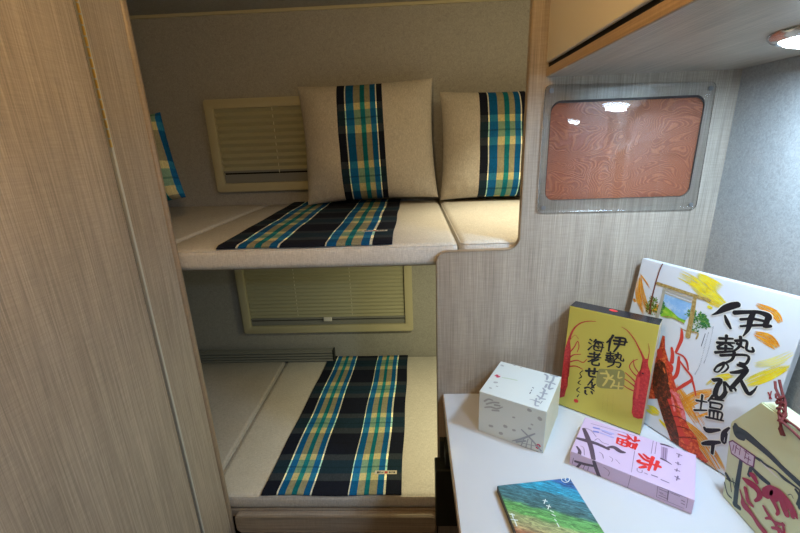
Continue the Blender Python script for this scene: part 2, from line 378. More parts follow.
ub = empty('bunk_base', (-.265, 1.45, 1.145)); link('bed_board', one((-1.0, -.40, .019), (.995, .446, .0305)), wood_x, ub)
for zz in (0,): link('support_batten', one((-1.0, .40, 0), (.995, .446, .0185)), wood_x, ub)
tag(ub, 'thin wood board carrying the upper bunk mattress', 'bed')
lb = empty('bunk_base', (-.275, 1.45, 0))
link('bed_board', one((-.99, -.445, .31), (1.005, .446, .3395)), wood_x, lb)
rl = plate(rrect(-.345, .262, .326, .3385, .020), -.466, -.4455, bev=.006); tag(link('front_rail', rl, wood_x, lb, 'auto'), 'rounded wood rail with moulded edge')
link('front_panel', one((-.345, -.44, .005), (.326, -.425, .309)), wood_x, lb)
rt = bmesh.new(); tube(rt, [(a, -.4665, b) for a, b in rrect(-.339, .269, .320, .3315, .016)], .0018, 6, True); link('rail_bead', rt, wood_trim, lb, 'auto')
tag(lb, 'wood bed base with a rounded front rail below the lower mattress', 'bed')

TXT = mat('label print', (.05, .05, .06), .7); LBL = mat('label cloth', (.62, .58, .5), .8); REDT = mat('label red', (.5, .06, .05), .7)
def runner(name, xf, xb, yf, yb, z, mtl, label, tagx, tagy):
    bm = bmesh.new(); uvl = bm.loops.layers.uv.new('cloth'); nx, ny = 40, 60; V = []
    for j in range(ny + 1):
        f = j / ny; y = yf + (yb - yf) * f
        xl = xf[0] + (xb[0] - xf[0]) * f; xr = xf[1] + (xb[1] - xf[1]) * f; row = []
        for i in range(nx + 1):
            u = i / nx; zz = .0042 + .0006 * math.sin(31 * u + 9 * f) * math.sin(23 * f + 5 * u)
            drop = max(0, .016 - (y - yf)) ; zz -= drop * drop * 18 if drop > 0 else 0
            wob = .0015 * math.sin(17 * f + (0 if u < .5 else 2))
            row.append((bm.verts.new((xl + (xr - xl) * u + wob, y + .002 * math.sin(9 * u), zz)), u, y))
        V.append(row)
    for j in range(ny):
        for i in range(nx):
            q = [V[j][i], V[j][i + 1], V[j + 1][i + 1], V[j + 1][i]]
            f = bm.faces.new([a[0] for a in q])
            for l, a in zip(f.loops, q): l[uvl].uv = (a[1], a[2])
    ext = bmesh.ops.extrude_face_region(bm, geom=bm.faces[:]); 
    for v in [g_ for g_ in ext['geom'] if isinstance(g_, bmesh.types.BMVert)]: v.co.z -= .003
    o = link(name, bm, mtl, None, 'auto'); o.location = (0, 0, z)
    t = one((-.038, -.008, 0), (.038, .008, .0008), .0003); box(t, (-.004, -.005, .0008), (.006, .004, .0011), mi=2)
    for k, (a, b, c, e) in enumerate(((-.031, -.005, -.024, .004), (-.022, -.004, -.019, .005), (-.016, -.002, -.008, .001), (.011, -.002, .018, .0015), (.020, -.004, .023, .004), (.026, -.004, .032, .003), (-.030, -.001, -.018, .0005), (.012, -.004, .015, .004))):
        box(t, (a, b, .0008), (c, e, .0011), mi=1)
    tt = link('cloth_label', t, [LBL, TXT, REDT], o); tt.location = (tagx, tagy, .0050); tag(tt, 'small white woven label with dark and red print')
    return tag(o, label, 'bed runner', 'plaid runners across the mattresses')
pr_ = dict(phase=1.0745)
runner('bed_runner', (-.531, -.0600), (-.573, -.0600), 1.006, 1.890, ZU + .001, plaid('plaid runner upper', RUN, **pr_), 'black, blue and cream plaid runner laid across the upper mattress', -.118, 1.150)
runner('bed_runner', (-.527, -.0642), (-.4754, -.0506), 1.006, 1.890, ZL + .001, plaid('plaid runner lower', RUN, **pr_), 'black, blue and cream plaid runner laid across the lower mattress', -.119, 1.092)

def pillow(W, Hh, T, stripe, label, name, seed=1, phase=0., stops=BAND):
    rnd = random.Random(seed); bm = bmesh.new(); uvl = bm.loops.layers.uv.new('cloth'); N = 44; sides = []
    ph = [rnd.uniform(0, 6) for _ in range(8)]
    for s in (-1, 1):
        g_ = []
        for j in range(N + 1):
            row = []
            for i in range(N + 1):
                # cosine spacing packs rows near the rim
                u = -math.cos(math.pi * i / N); v = -math.cos(math.pi * j / N)
                x = u * W / 2 * (1 - .045 * (1 - v * v)** 1 * abs(u) ** 3 * 0 - .05 * (1 - abs(v) ** 2) * abs(u) ** 4)
                zz = v * Hh / 2 * (1 - .05 * (1 - u * u) * abs(v) ** 4)
                th = T / 2 * (max(0, 1 - abs(u) ** 2.6) * max(0, 1 - abs(v) ** 2.6)) ** .52
                k = (1 - u * u) * (1 - v * v)
                cr = .009 * math.sin(7 * u + 5 * v + ph[0]) * math.sin(4 * v + ph[1]) * k
                edge = max(abs(u), abs(v)); pk = .0065 * math.sin((38 * v if abs(u) > abs(v) else 38 * u) + ph[2]) * max(0, edge - .55) * (1 - edge) * 8
                row.append((bm.verts.new((x, s * (th + cr + pk), zz + Hh / 2)), (x, zz + Hh / 2)))
            g_.append(row)
        sides.append(g_)
        for j in range(N):
            for i in range(N):
                q = [g_[j][i], g_[j][i + 1], g_[j + 1][i + 1], g_[j + 1][i]]
                if s > 0: q.reverse()
                f = bm.faces.new([a[0] for a in q])
                for l, a in zip(f.loops, q): l[uvl].uv = a[1]
    bmesh.ops.remove_doubles(bm, verts=bm.verts[:], dist=.0004)
    m = plaid('pillow cover ' + str(seed), stops, stripe[0], stripe[1], phase=phase, base=(.56, .53, .48))
    o = link(name, bm, m, None, 'smooth')
    return tag(o, label, 'pillow', 'pillows on the upper bunk')
p1 = pillow(.577, .500, .20, (-.116, .072), 'square beige pillow with central plaid band, standing in the middle of the upper bunk', 'pillow', 3, .06)
p1.location = (-.179, 1.745, ZU + .016); p1.rotation_euler = (R(-9), R(-1.5), R(2))
p2 = pillow(.527, .455, .19, (-.105, .086), 'square beige pillow with central plaid band, half behind the partition on the right', 'pillow', 5, .0)
p2.location = (.382, 1.750, ZU + .008); p2.rotation_euler = (R(-9), R(.5), R(-1))
p3 = pillow(.42, .315, .17, (-.30, .30), 'plaid pillow only a sliver shows of, at the left end of the upper bunk', 'pillow', 8, .03, RUN)
p3.location = (-1.035, 1.40, ZU + .050); p3.rotation_euler = (R(-14), R(-12), R(8))

# ribbed bar lying along the rear wall on the lower mattress
rbm = bmesh.new(); pts = []
x0, x1 = -1.262, -.448
prof = [(0, 0)]
for k in range(4):
    z0_ = k * .0158
    prof += [(.0, z0_ + .002), (-.010, z0_ + .004), (-.012, z0_ + .008), (-.010, z0_ + .012), (0, z0_ + .014)]
prof += [(0, .0645), (.022, .0645), (.022, 0)]
A = [rbm.verts.new((x0, y, zz)) for y, zz in prof]; B = [rbm.verts.new((x1, y, zz)) for y, zz in prof]
for i in range(len(A)): rbm.faces.new((A[i], A[(i + 1) % len(A)], B[(i + 1) % len(A)], B[i]))
rbm.faces.new(A); rbm.faces.new(B[::-1])
rbm.transform(Matrix.Translation((.855, 0, 0)))
o = empty('ribbed_bar', (-.855, 1.852, ZL + .001)); link('bar_body', rbm, grey_rib, o, 'auto')
link('end_cap', one((.4072, -.010, -.000), (.4152, .024, .0665), .001), black_m, o)
tag(o, 'dark grey ribbed bar with black end cap on the lower bunk by the rear wall', 'bar')

# ------------------------------------------------------------------ table and bracket
ZT = .7942
tb_ = empty('table', (.40, .5, 0))
tt = plate([(.0705 - .4, -.983 + .5), (XW - .402, -.983 + .5), (XW - .402, .35 + .5), (.0705 - .4, .35 + .5)], 0, .001)
tt.free()
link('table_top', one((.0727 - .4, -.85, ZT - .026), (XW - .402, .4845, ZT), .0012), table_m, tb_)
tag(link('edge_band', one((.0702 - .4, -.85, ZT - .027), (.0727 - .4, .4845, ZT - .0015), .0006), wood_trim_y, tb_), 'brown edge band along the left side')
link('leg', cyl(bmesh.new(), (.10, -.45, (ZT - .027) / 2), .025, ZT - .028, 'Z', 24), steel, tb_, 'auto')
tag(tb_, 'white table with brown edge band fixed against the partition', 'table')
br = empty('table_bracket', (.078, .976, .30))
link('upright', one((-.018, -.012, .05), (-.006, .008, .345), .002), black_m, br)
link('bracket_block', one((-.034, -.050, .06), (.035, .004, .275), .004), black_m, br)
link('support_arm', one((-.006, -.060, .30), (.030, .008, .346), .003), black_m, br)
tag(br, 'black bracket below the table edge beside the lower mattress', 'bracket')

# ------------------------------------------------------------------ printed boxes on the table
# the drawings and lettering printed on the boxes: colour, kind (s stroke, p patch, b dry brush), layer, points in mm on the face (x, y, width)
ART = {
 'big': [
  ('ink','s',5,'219.9,356.8,10.9 210.6,350.4,12.8 200.5,341.2,12.2 189.9,327.5,6.2 181.1,319,1.8'),
  ('ink','s',5,'204.2,326.6,3.5 211.2,315.8,6.9 220.3,304.6,4.3'),
  ('ink','s',5,'218.9,338.8,8.5 233.8,345.5,7.4 254.5,353.6,6.4 271,353,9.3 274.3,347.4,7.6'),
  ('ink','s',5,'272.3,352.1,7.7 272.7,339.7,7.7 271.9,331.5,7 280.3,335,5.3'),
  ('ink','s',5,'232.1,329.3,5 251.1,338,4.8 268.9,340.5,4.7'),
  ('ink','s',5,'235.5,316,4.2 257.6,327.3,4.8 274.1,334.3,4.7'),
  ('ink','s',5,'248.3,348.8,8.1 247.5,334.1,9 248.5,315.3,6.6 244.4,298.3,2.1'),
  ('ink','s',5,'206.9,276.3,5.6 229.5,285.7,3.5'),
  ('ink','s',5,'217.3,287.5,5.5 219.7,272.7,3.6'),
  ('ink','s',5,'205.2,265.7,5.7 233.9,278.1,3.5'),
  ('ink','s',5,'215.6,269,5.6 207.4,256.4,3.7'),
  ('ink','s',5,'224.5,272.4,5.4 233.9,269.5,3.5'),
  ('ink','s',5,'209.7,254.5,5.6 234.2,265.6,3.5'),
  ('ink','s',5,'221.4,266.5,5.5 223.6,253.5,3.6'),
  ('ink','s',5,'207,243.9,5.7 237.9,261.9,3.5'),
  ('ink','s',5,'240.5,295.1,5.3 244.5,278.3,4.6 236.8,260.7,3.5'),
  ('ink','s',5,'234.5,283.5,5.3 251.9,291.1,4.5 255.9,275.4,4.5 263.1,273.6,4.5 267.5,276.7,4.4 264.2,282.5,3.3'),
  ('ink','s',5,'238.9,279.3,5.3 250.9,275.8,3.4'),
  ('ink','s',5,'217.7,242.4,5.7 259.7,263.4,4.5 262.6,246.9,4.5 252.2,243.5,3.5'),
  ('ink','s',5,'238.4,260.1,5.4 238,242.4,4.7 219.2,218.6,3.7'),
  ('ink','s',5,'226.6,230.9,3.1 218.7,219.9,3.6 214.9,205.7,3.6 222.5,206.6,3.1 228,222.2,3.5 227.3,231.3,3.5 236.3,225.7,3.5 233.2,213.5,3 228.3,207.7,1.8'),
  ('ink','s',5,'250.5,237.3,5.1 259,239.8,8.2 265.9,238.6,4.9'),
  ('ink','s',5,'243,215.8,4.3 255.1,224.1,6.7 267.7,236,5.7 261.4,214.9,7.6 252.4,187,6.9'),
  ('ink','s',5,'262.3,211.3,5 271.1,200.1,7.4 281.4,190.1,6.5 287.3,199.8,4 290.1,212.4,1.6'),
  ('ink','s',5,'216.6,185.1,4.6 230.4,190.9,7.1 228.9,175.1,7.1 229.3,156.4,9 238.9,152.7,7.1 244.1,170.9,6.1 237.7,190.9,4.4 247.3,186,5.2'),
  ('ink','s',5,'251.1,184.1,2.6 254.6,179.9,3.4'),
  ('ink','s',5,'256.1,190.2,2.6 260.3,186.5,3.4'),
  ('ink','s',5,'218.8,184.7,6.9 230.6,192.4,6.7 228.4,175.9,7.4 228.1,160,7.5 234.3,152.6,6.7 242.8,158.8,5.9 246.7,173.6,4.4'),
  ('ink','s',5,'249,183.8,3.3 252.4,178.8,2.9'),
  ('ink','s',5,'255.9,188.8,3.2 260.6,183.8,2.8'),
  ('ink','s',5,'199.3,123.4,4.6 219.1,131.6,2.9'),
  ('ink','s',5,'207.3,141.5,4.5 212.4,106.5,3'),
  ('ink','s',5,'201.1,100,4.6 223.1,114,2.9'),
  ('ink','s',5,'225.7,151.7,4.3 220.8,135.2,2.9'),
  ('ink','s',5,'223.8,143.4,4.4 246.7,152.5,2.8'),
  ('ink','s',5,'225.3,135.2,4.4 227.6,125,2.9'),
  ('ink','s',5,'225.3,135.2,4.4 245,142.3,3.7 246.1,132,2.8'),
  ('ink','s',5,'227.2,124.3,4.4 246.7,131.7,2.8'),
  ('ink','s',5,'228.3,117.7,4.4 231.5,103.1,2.9'),
  ('ink','s',5,'228.3,117.7,4.4 249.6,125.7,3.7 251.7,110.4,2.8'),
  ('ink','s',5,'235.9,120.5,4.4 238.7,105.7,2.8'),
  ('ink','s',5,'242.8,123.1,4.3 245.8,108.3,2.8'),
  ('ink','s',5,'225.6,99.1,4.4 256.7,111.1,2.8'),
  ('ink','s',5,'228.2,74.4,4.7 236.2,72.6,9.3 255.4,88.4,4.5'),
  ('ink','s',5,'234.1,37.6,5.5 246.1,48.8,9.2 262,62.8,5.2'),
  ('ink','s',5,'252.1,51.5,6.1 255.5,29.5,5.3'),
  ('ink','s',5,'269.3,103,3.6 263.5,86.1,7.4 265.1,68.8,5.2 270.1,65.8,3.7'),
  ('ink','s',5,'268.5,88.8,3.6 271.1,68.8,3.7'),
  ('yellow','b',2,'94.6,386,19 137.9,375.1,21.3 188.2,353.5,20'),
  ('yellow','b',2,'132.3,396.8,10.7 182,377.7,23.3'),
  ('yellow','s',2,'137.6,369.1,6.4 141.8,366.5,6.4'),
  ('yellow','s',2,'160.2,362.1,5.5 164.8,361.4,6.2'),
  ('yellow','s',2,'170.8,333.8,6.9 176.1,333,6.1'),
  ('yellow','b',2,'122.4,372.5,9.7 168.4,356.4,27.5 202.1,343.3,13'),
  ('orange','b',2,'248.2,367.5,6.3 278.9,360.5,15.1 292.4,345.4,9.7'),
  ('orange','b',2,'259.2,310,10.5 281.7,308.2,23.3 300.1,298.1,11.3'),
  ('yellow','b',2,'270.9,204.5,16.6 299.1,240.6,19.4 324,277.8,10.9'),
  ('paleyellow','b',1,'274.8,249.2,8 301.9,270.8,15.2 323.1,300.2,8.6'),
  ('yellow','b',2,'208.8,163.1,9.2 227.1,195.4,10.7 251.5,214.4,8.5'),
  ('orange','b',2,'5.8,356,7 17.2,310.5,26 44.2,266.5,25.5'),
  ('orange','b',2,'4.7,360.1,2.6 41,331.7,4.2'),
  ('orange','s',2,'5,292.7,6.2 8.6,289.4,6.2'),
  ('orange','b',2,'174,90.4,21.2 197.7,129.6,24 233.4,167.7,11.1'),
  ('orange','b',2,'186.4,61.8,12.5 232.5,39.3,35.3 279.6,1,29.6'),
  ('orange','b',2,'150.8,134.8,12.7 189.1,100.2,24.4 224.3,71.6,19.7'),
  ('yellow','b',2,'97.7,40.5,14.3 118.9,43.9,23.2 135.4,44.5,9.1'),
  ('yellow','b',2,'136.2,32.1,4.5 161.6,22.5,8.8'),
  ('yellow','b',2,'216.1,177.7,7.7 246.3,199.6,10.8'),
  ('orange','b',2,'205.7,82.5,6.5 232.2,114.7,5.4'),
  ('vine','s',4,'90.7,416.3,1.5 77.5,415.3,1.9 59,409.8,2.4 51.8,394.7,2.8 48.8,368.5,2.8 48,329.7,3.3 48.9,295,3.8 53,272.2,4.2'),
  ('beam','s',4,'52.1,350.4,7.4 169,347.4,6.9'),
  ('beamgrey','s',4,'72.2,341.9,4.8 136.3,339,4.3'),
  ('beamgrey','s',4,'74.3,333.3,2.8 136.7,330.3,2.5'),
  ('beamgrey','s',4,'71.4,345,6.4 72.5,307.9,7.2 71.5,270.7,8.2'),
  ('beam','s',4,'140,344.3,7.9 144.3,301.8,9.5 147.7,254.1,11.1'),
  ('sky','p',2,'75.1,330.2 112.5,330.6 139.3,330.1 139.7,299.9 133,287 120,285.9 96.9,299.9 77.2,301'),
  ('hill','p',3,'75.1,302.5 86.3,302.3 99.7,296.8 119.6,287.8 134.7,287.7 133.4,281 121.5,280.2 105.6,281.3 92.7,277 78.4,276.5'),
  ('tree','s',3,'139,299.7,18.5 142.1,309,14.6 150.1,306.1,28.7 160.5,300.2,35.4 160,288,32.2 155.5,278,18'),
  ('tree','s',3,'163.4,309.3,14 175.7,294.6,14'),
  ('darktree','s',3,'54.1,305.6,20.6 53.1,292.2,33.5 53.7,281.3,25'),
  ('tree','s',3,'75.4,304.7,12.1 75.6,287.5,12.1'),
  ('beam','s',4,'128.8,266.6,2.3 144.2,264.9,2.2 164.7,269.9,3.6 165.2,256.7,3.6'),
  ('beam','s',4,'86.1,278.7,2.8 109,283.5,1.9 133.2,278.8,1.9'),
  ('orange','b',2,'61.2,277.6,12.3 69.7,302.6,16.2'),
  ('text','s',4,'189.7,295.6,1.8 192.1,267.3,1.8 193.7,236.3,1.8 192.7,211.5,1.9'),
  ('text','s',4,'184.4,279.7,1.9 184.8,248,1.9 186.4,205.5,1.9 182.4,178.4,1.9'),
  ('text','s',4,'179.3,274.8,1.4 178.6,245.1,1.4'),
  ('berry','s',4,'308.5,209.5,2.3 315.8,200.4,2.7'),
  ('berry','s',4,'312.3,214.3,1.9 313.4,198.9,2.3'),
  ('orange','s',4,'168.5,88.8,2.1 171.3,87.7,2.1'),
  ('redd','s',3,'131.1,264.8,3.3 134.2,255,6.6 136.4,241.1,8 134.1,219.3,6.8 132.5,208.2,5.5'),
  ('redd','s',3,'121.7,213.3,5.6 127.2,198.7,8.3 130,180.8,9'),
  ('redd','s',3,'133,206.2,3.4 149.4,206.1,4 160.1,196.5,4.6 167.2,181.5,3'),
  ('redd','s',3,'141.4,200.1,5.4 145.8,177.6,8.2 146.6,156.8,8.2 140,141.3,6.9'),
  ('redd','s',3,'146.4,191.3,4 162.9,179.2,4.6 179.3,165.8,5.2 168.4,144.3,7.3 155.2,124,5.5'),
  ('redd','s',3,'178.8,165.4,4.5 186.9,151.3,4.5 195.6,133.3,2.6'),
  ('redd','s',3,'122.1,176.7,7 132.6,170.5,7 133.7,159.4,6.9'),
  ('lob','p',2,'94.3,233.4 100,232.9 107.8,204.7 119.1,186 129.4,164.9 142.2,146.5 153.9,127.9 162.3,104.4 101.3,66 92.7,108 91.4,136.2 92.1,160.9 93.7,179.9 94.5,196.2 98.8,204.2'),
  ('lob','p',2,'119.6,88.5 148.1,128.3 161.7,112 177.7,87.9 193.8,62.1 201.6,54.3 219.5,44 232.7,20.1 253.8,8 247.5,-4.5 228.9,-8.5 199,-12.6 177.6,-5.2 164,13 143,41.9'),
  ('redd','s',3,'138.7,112.8,13.2 156.2,78.8,14.7 181.1,40.7,14.5 205.7,18.8,12.3'),
  ('pinkish','s',4,'156.2,113.5,9.4 171.9,93.9,10.9 186.6,69.3,9.1'),
  ('pinkish','s',4,'150.8,100.3,5.2 164,73.9,5.2'),
  ('brown','p',3,'115.5,85.9 131.9,103.7 152.4,76.3 173.5,45.3 185.5,23.7 193.6,-3.1 176.5,-0.9 160.5,18.1 139.4,47.2'),
  ('brown','p',3,'93.6,157.7 101.6,173.9 116.7,169.9 129.4,145.2 140.2,119.7 151.2,97.4 116.4,75.5 101.3,104.8'),
  ('redd','s',4,'96.7,193.3,12.3 101.8,182,12.4'),
  ('orange2','s',4,'116.1,157.7,3.6 121.9,149,2.9'),
  ('orange2','s',4,'136,129.1,4.9 141.5,128.4,2.8'),
  ('pinkish','s',4,'145,114.7,7 154.4,112.4,8.2 165.6,115.5,3.4'),
  ('lobd','s',5,'134,59.1,1.8 153.2,81.8,1.7 179.3,86.5,1.7'),
  ('lobd','s',5,'148,40.2,1.8 169.2,62.4,1.7 192.8,66.2,1.6'),
  ('lobd','s',5,'161.8,21.7,1.8 182.4,44.1,1.7 205.7,50.9,1.6'),
  ('lobd','s',5,'174.8,5.5,1.7 195.5,26.1,1.7 220.5,39.9,1.6'),
 ],
 'gold': [
  ('ink','s',3,'106.1,234.6,5.1 102.4,224.2,4.5 94.9,212.6,3.4'),
  ('ink','s',3,'101.5,223.6,5.2 101.3,191.7,3.4'),
  ('ink','s',3,'111.6,230.4,5.1 132,233.4,4.4 131.9,217.5,3.3'),
  ('ink','s',3,'108.8,222,5.2 137,226.3,3.3'),
  ('ink','s',3,'111.6,214.3,5.2 133.2,217.7,3.3'),
  ('ink','s',3,'121.4,231.9,5.1 120.7,213.5,4.4 112.5,193.2,3.4'),
  ('ink','s',3,'98.2,185,3.7 113.5,189,2.4'),
  ('ink','s',3,'105.6,191,3.7 106.3,181.7,2.4'),
  ('ink','s',3,'96.9,179,3.7 115.6,183.6,2.4'),
  ('ink','s',3,'103.5,179.9,3.7 98,173.4,2.4'),
  ('ink','s',3,'109.2,181,3.7 114.8,178,2.4'),
  ('ink','s',3,'99.3,172,3.7 114.6,175.5,2.4'),
  ('ink','s',3,'106.9,177.7,3.7 107.5,169.5,2.4'),
  ('ink','s',3,'97.5,166.3,3.8 116.5,172.5,2.4'),
  ('ink','s',3,'121.8,194.4,3.6 122.2,182.4,3.2 115.7,172,2.4'),
  ('ink','s',3,'116.5,187.1,3.7 128.6,190.4,3.1 128.7,178.7,3.2 132.7,176.2,3.2 135.8,177.6,3.1 134.8,182.4,2.4'),
  ('ink','s',3,'118.8,183.8,3.7 125.7,179.8,2.4'),
  ('ink','s',3,'103.6,163.7,3.7 129.3,169.6,3.2 128.9,157.7,3.2 122.9,157.9,2.4'),
  ('ink','s',3,'116.6,171.3,3.7 115,160.1,3.2 103.6,149.6,2.5'),
  ('ink','s',3,'56.8,209.3,3.9 62,206.6,2.5'),
  ('ink','s',3,'55.2,199.9,3.9 60.8,197.5,2.5'),
  ('ink','s',3,'55.9,180.6,3.9 63.1,192.8,2.5'),
  ('ink','s',3,'70.5,213,3.8 65.7,204.3,2.5'),
  ('ink','s',3,'68.5,208.6,3.8 88.1,210.6,2.4'),
  ('ink','s',3,'70.1,204.2,3.8 69.2,185.7,3.3 85.4,187,2.5'),
  ('ink','s',3,'70.1,204.2,3.8 85.9,205.9,3.3 84.8,183,2.5'),
  ('ink','s',3,'66,194.5,3.9 90.3,197.3,2.4'),
  ('ink','s',3,'76,202.8,3.8 78.6,199.9,2.5'),
  ('ink','s',3,'76.3,193.1,3.8 79,190.5,2.5'),
  ('ink','s',3,'60.4,171.3,4.6 80.9,175.2,2.9'),
  ('ink','s',3,'70.7,178.6,4.5 71.5,165.9,2.9'),
  ('ink','s',3,'57.4,162.6,4.6 86.7,168.6,2.9'),
  ('ink','s',3,'83.1,178.1,4.4 73.7,161.8,3.9 59.1,148.7,3'),
  ('ink','s',3,'81.9,162.6,4.5 70.5,153.1,3'),
  ('ink','s',3,'68.2,158.6,4.5 69.1,145.4,3.9 76.9,145,3.9 84.4,147.6,3.9 84.5,153.6,2.9'),
  ('ink','s',3,'56.8,121.8,5.3 70.4,126.4,4.5 83.7,129.9,3.4'),
  ('ink','s',3,'76.3,135.6,5.2 76.7,121.3,4.5 72.4,120.9,3.4'),
  ('ink','s',3,'64.2,131,5.3 65.3,112.9,4.6 71.2,110.9,4.6 80.8,113.3,3.4'),
  ('ink','s',3,'75.6,106.4,3.9 70.4,95.1,3.4 65.3,83.8,2.6'),
  ('ink','s',3,'70.3,94.2,4 74.7,96.3,3.4 75,88,3.4 78.1,86.8,3.4 82.6,93.9,2.6'),
  ('ink','s',3,'59.3,73.1,4.1 67.9,79,3.5 82.2,74.1,2.6'),
  ('ink','s',3,'75.3,82.2,4 77,80.9,2.6'),
  ('ink','s',3,'79.4,83.7,4 81.1,82.5,2.6'),
  ('ink','s',3,'61.6,67.3,4.7 62.1,59.7,4.1 66.6,58,3.1'),
  ('ink','s',3,'75.9,69.6,4.6 79.2,64.6,3'),
  ('ink','s',3,'50,120,1.7 43.4,109.8,1.8 48.7,102,2.3 42.8,95.2,1.8'),
  ('ink','s',3,'46.7,90.2,1.8 42,81.8,2.4 48.9,79.3,1.8'),
  ('ink','s',3,'46.6,70.4,1.8 40.9,60.2,2.4 49.1,56.9,1.8'),
  ('ink','s',3,'47.7,49.7,1.8 44.1,41.5,2.4'),
  ('red','s',3,'40.9,28,8.5 44.2,29.4,8.5'),
  ('olive','p',1,'86.9,138.5 133,152.8 139.6,150.4 142.9,143.8 145.2,110 142.2,102.6 95.5,87.5 87.4,89.4 83.9,96.3 82.2,129.3'),
  ('gold2','s',2,'90.8,127.4,4.5 108.3,130.9,4.4 105.6,111.1,5 99.7,96.2,3.9'),
  ('gold2','s',2,'102.4,138,4.4 111.8,122.9,4.4 118.3,131.5,3.8'),
  ('gold2','s',2,'99.6,118.2,3.9 122.3,119.5,4.4 117.3,98.8,3.8'),
  ('gold2','s',2,'129.8,146.8,3.2 130,129.8,3.2 137.8,134,3.2'),
  ('gold2','s',2,'121.6,104.9,3.3 143.2,110.4,3.2'),
  ('gold2','s',2,'133.3,118.8,3.2 133.8,99.2,3.3'),
  ('text2','s',2,'103.5,72.2,1.4 106.3,31.4,1.4'),
  ('text2','s',2,'113.7,73.3,1.4 116.9,29.6,1.4'),
  ('text2','s',2,'125.4,78.2,1.4 128.6,34.9,1.4'),
  ('redl','s',3,'120.8,260.8,1 134.4,254.3,2 150.6,237.4,2.5 163.3,217.4,3 174.1,198,5 178.4,183.3,7'),
  ('redl','s',2,'178.9,236,0.7 182.9,219.2,1.2 183.3,196.6,2 182.3,184.7,4'),
  ('redl','p',2,'172.8,194.1 182.2,198.5 186.5,180.4 191.5,169.6 194.5,154.4 195.8,125.5 195.4,101.5 194.9,78.3 197.2,47.5 184.1,40.2 174.5,40.7 169.4,50.2 168.5,71.6 166.2,89.2 166.8,113.8 165.4,131.4 167.3,152.9 171.3,164.5 175.2,176.4'),
  ('redl','s',2,'163.6,191,1.5 154.1,181.8,2 149.4,167.2,2.1 157.7,154.7,2.6 169.6,146.1,3.6'),
  ('redl','s',2,'155.3,186.9,1.5 159.3,170.7,2.1 170.4,157.1,3.1'),
  ('redl','s',2,'143.3,148.2,2.1 153.7,141.8,2.6 166.8,131.9,3.6'),
  ('redl','s',2,'143.4,131.9,2.1 153.1,127.7,2.6 165.9,120.7,3.6'),
  ('redl','s',2,'144.7,114.1,2.1 152.9,110.6,2.6 165.2,108.3,3.1'),
  ('ink','s',4,'177.5,159.7,3 178.9,159.1,3'),
  ('redd2','s',3,'171.9,145.8,5.1 173.5,116.5,5.2 174.3,92.6,5.2'),
  ('redl','p',2,'9.9,194.5 3.8,187.6 1.1,169.5 -1.1,146.1 -3.6,112.3 -4.4,85.3 -1.7,45.6 -1.4,18.2 6.4,24.2 12.9,29.7 14.5,48.8 17.7,63.6 14.1,75.6 18,93.7 14.5,105.7 17.6,119.9 14,143.4 15.3,164.4'),
  ('redl','s',2,'6,177.4,7.1 9.3,200.7,5.3 16.6,226.6,4 29.9,245,2.8 47.4,255.2,2.2 65.1,259.4,1.1'),
  ('redl','s',2,'11.5,156.8,3.6 21.9,176.1,2.9 28.7,195.3,2.3 33.4,181.7,2.3 30.8,165.7,1.7'),
  ('redl','s',2,'14,143.4,3.6 22.9,155.4,2.9 39.9,162.4,1.7'),
  ('redl','s',2,'15.2,132.1,3.6 32.6,143.3,2.9 47.6,142.2,2.3 55,153.6,1.7'),
  ('redl','s',2,'14.3,118.7,3.6 31.6,126.2,2.9 48.6,123.3,1.7'),
  ('redl','s',2,'10,193.3,1.2 20.5,210.3,1.2 30.2,202,1.1'),
  ('dark','s',2,'4.7,-7.1,1.9 45.7,-6,1.8 79.2,-4.2,1.8'),
 ],
 'goldtop': [
  ('red','s',1,'89.6,33.4,12.5 96.5,31.4,12.5'),
 ],
 'pink': [
  ('plum','s',2,'7.4,90.1,8.1 19.7,66.7,11.1 33.7,37,10.5 45.7,2.8,8.9'),
  ('plum','s',2,'2.9,48.8,7.7 21.9,52.2,10.9 42.9,54.7,9.6 66.4,51.6,7.3'),
  ('plum','s',2,'64.3,56.3,4.2 75.4,63.8,10.5 87.5,58.6,11.3 96.8,60.6,5.1'),
  ('plum','s',2,'8.1,21.1,4.3 17.4,7.2,7.2 15.6,-17.7,7'),
  ('plum','s',2,'13.2,-18,4 26.5,-7.5,7'),
  ('plumthin','s',2,'36.1,63.3,1.4 41.4,73.3,1.4 51.4,65.9,1.3 63.8,66.6,1.3'),
  ('plumthin','s',2,'8.4,94.1,1.4 22.1,93.2,1.4 36.2,77.9,1.4'),
  ('plumthin','s',2,'14.4,27.6,1.3 21.5,24.8,1.3 27.5,3.2,1.3'),
  ('plumthin','s',2,'51.7,30.6,1.3 58.3,27.8,1.3 62.5,16.3,1.2'),
  ('plumthin','s',2,'16.8,119,1.2 111.3,130.3,1.1'),
  ('blue','s',2,'25.1,107.2,5.2 36.7,109.8,5.2'),
  ('blue','s',2,'27.8,93.7,5.1 37.4,96.8,5.1'),
  ('bluepale','s',2,'41.2,109.4,4.6 66.3,109.7,5.6'),
  ('bluepale','s',2,'42.6,97,4 68.5,96.5,4.4'),
  ('blue','s',3,'44.2,104.7,1.7 64,103.2,1.7'),
  ('red','s',3,'117.6,118,5 112.8,112.9,3.2'),
  ('red','s',3,'109.3,125.7,5.1 109.2,107.9,4.3 93,124.1,3.3'),
  ('red','s',3,'101.2,115.5,5 76,114.6,3.3'),
  ('red','s',3,'98.5,111.5,5 93.3,105.9,3.3'),
  ('red','s',3,'114.6,103.3,4.9 113.3,82,3.1'),
  ('red','s',3,'109.5,99.3,4.9 103,99,3.2'),
  ('red','s',3,'109.5,99.3,4.9 108.7,84.1,4.2 102.3,84.3,3.2'),
  ('red','s',3,'102.6,99.5,4.9 101.9,83.9,3.2'),
  ('red','s',3,'97.3,101.7,5 77.6,100.5,3.3'),
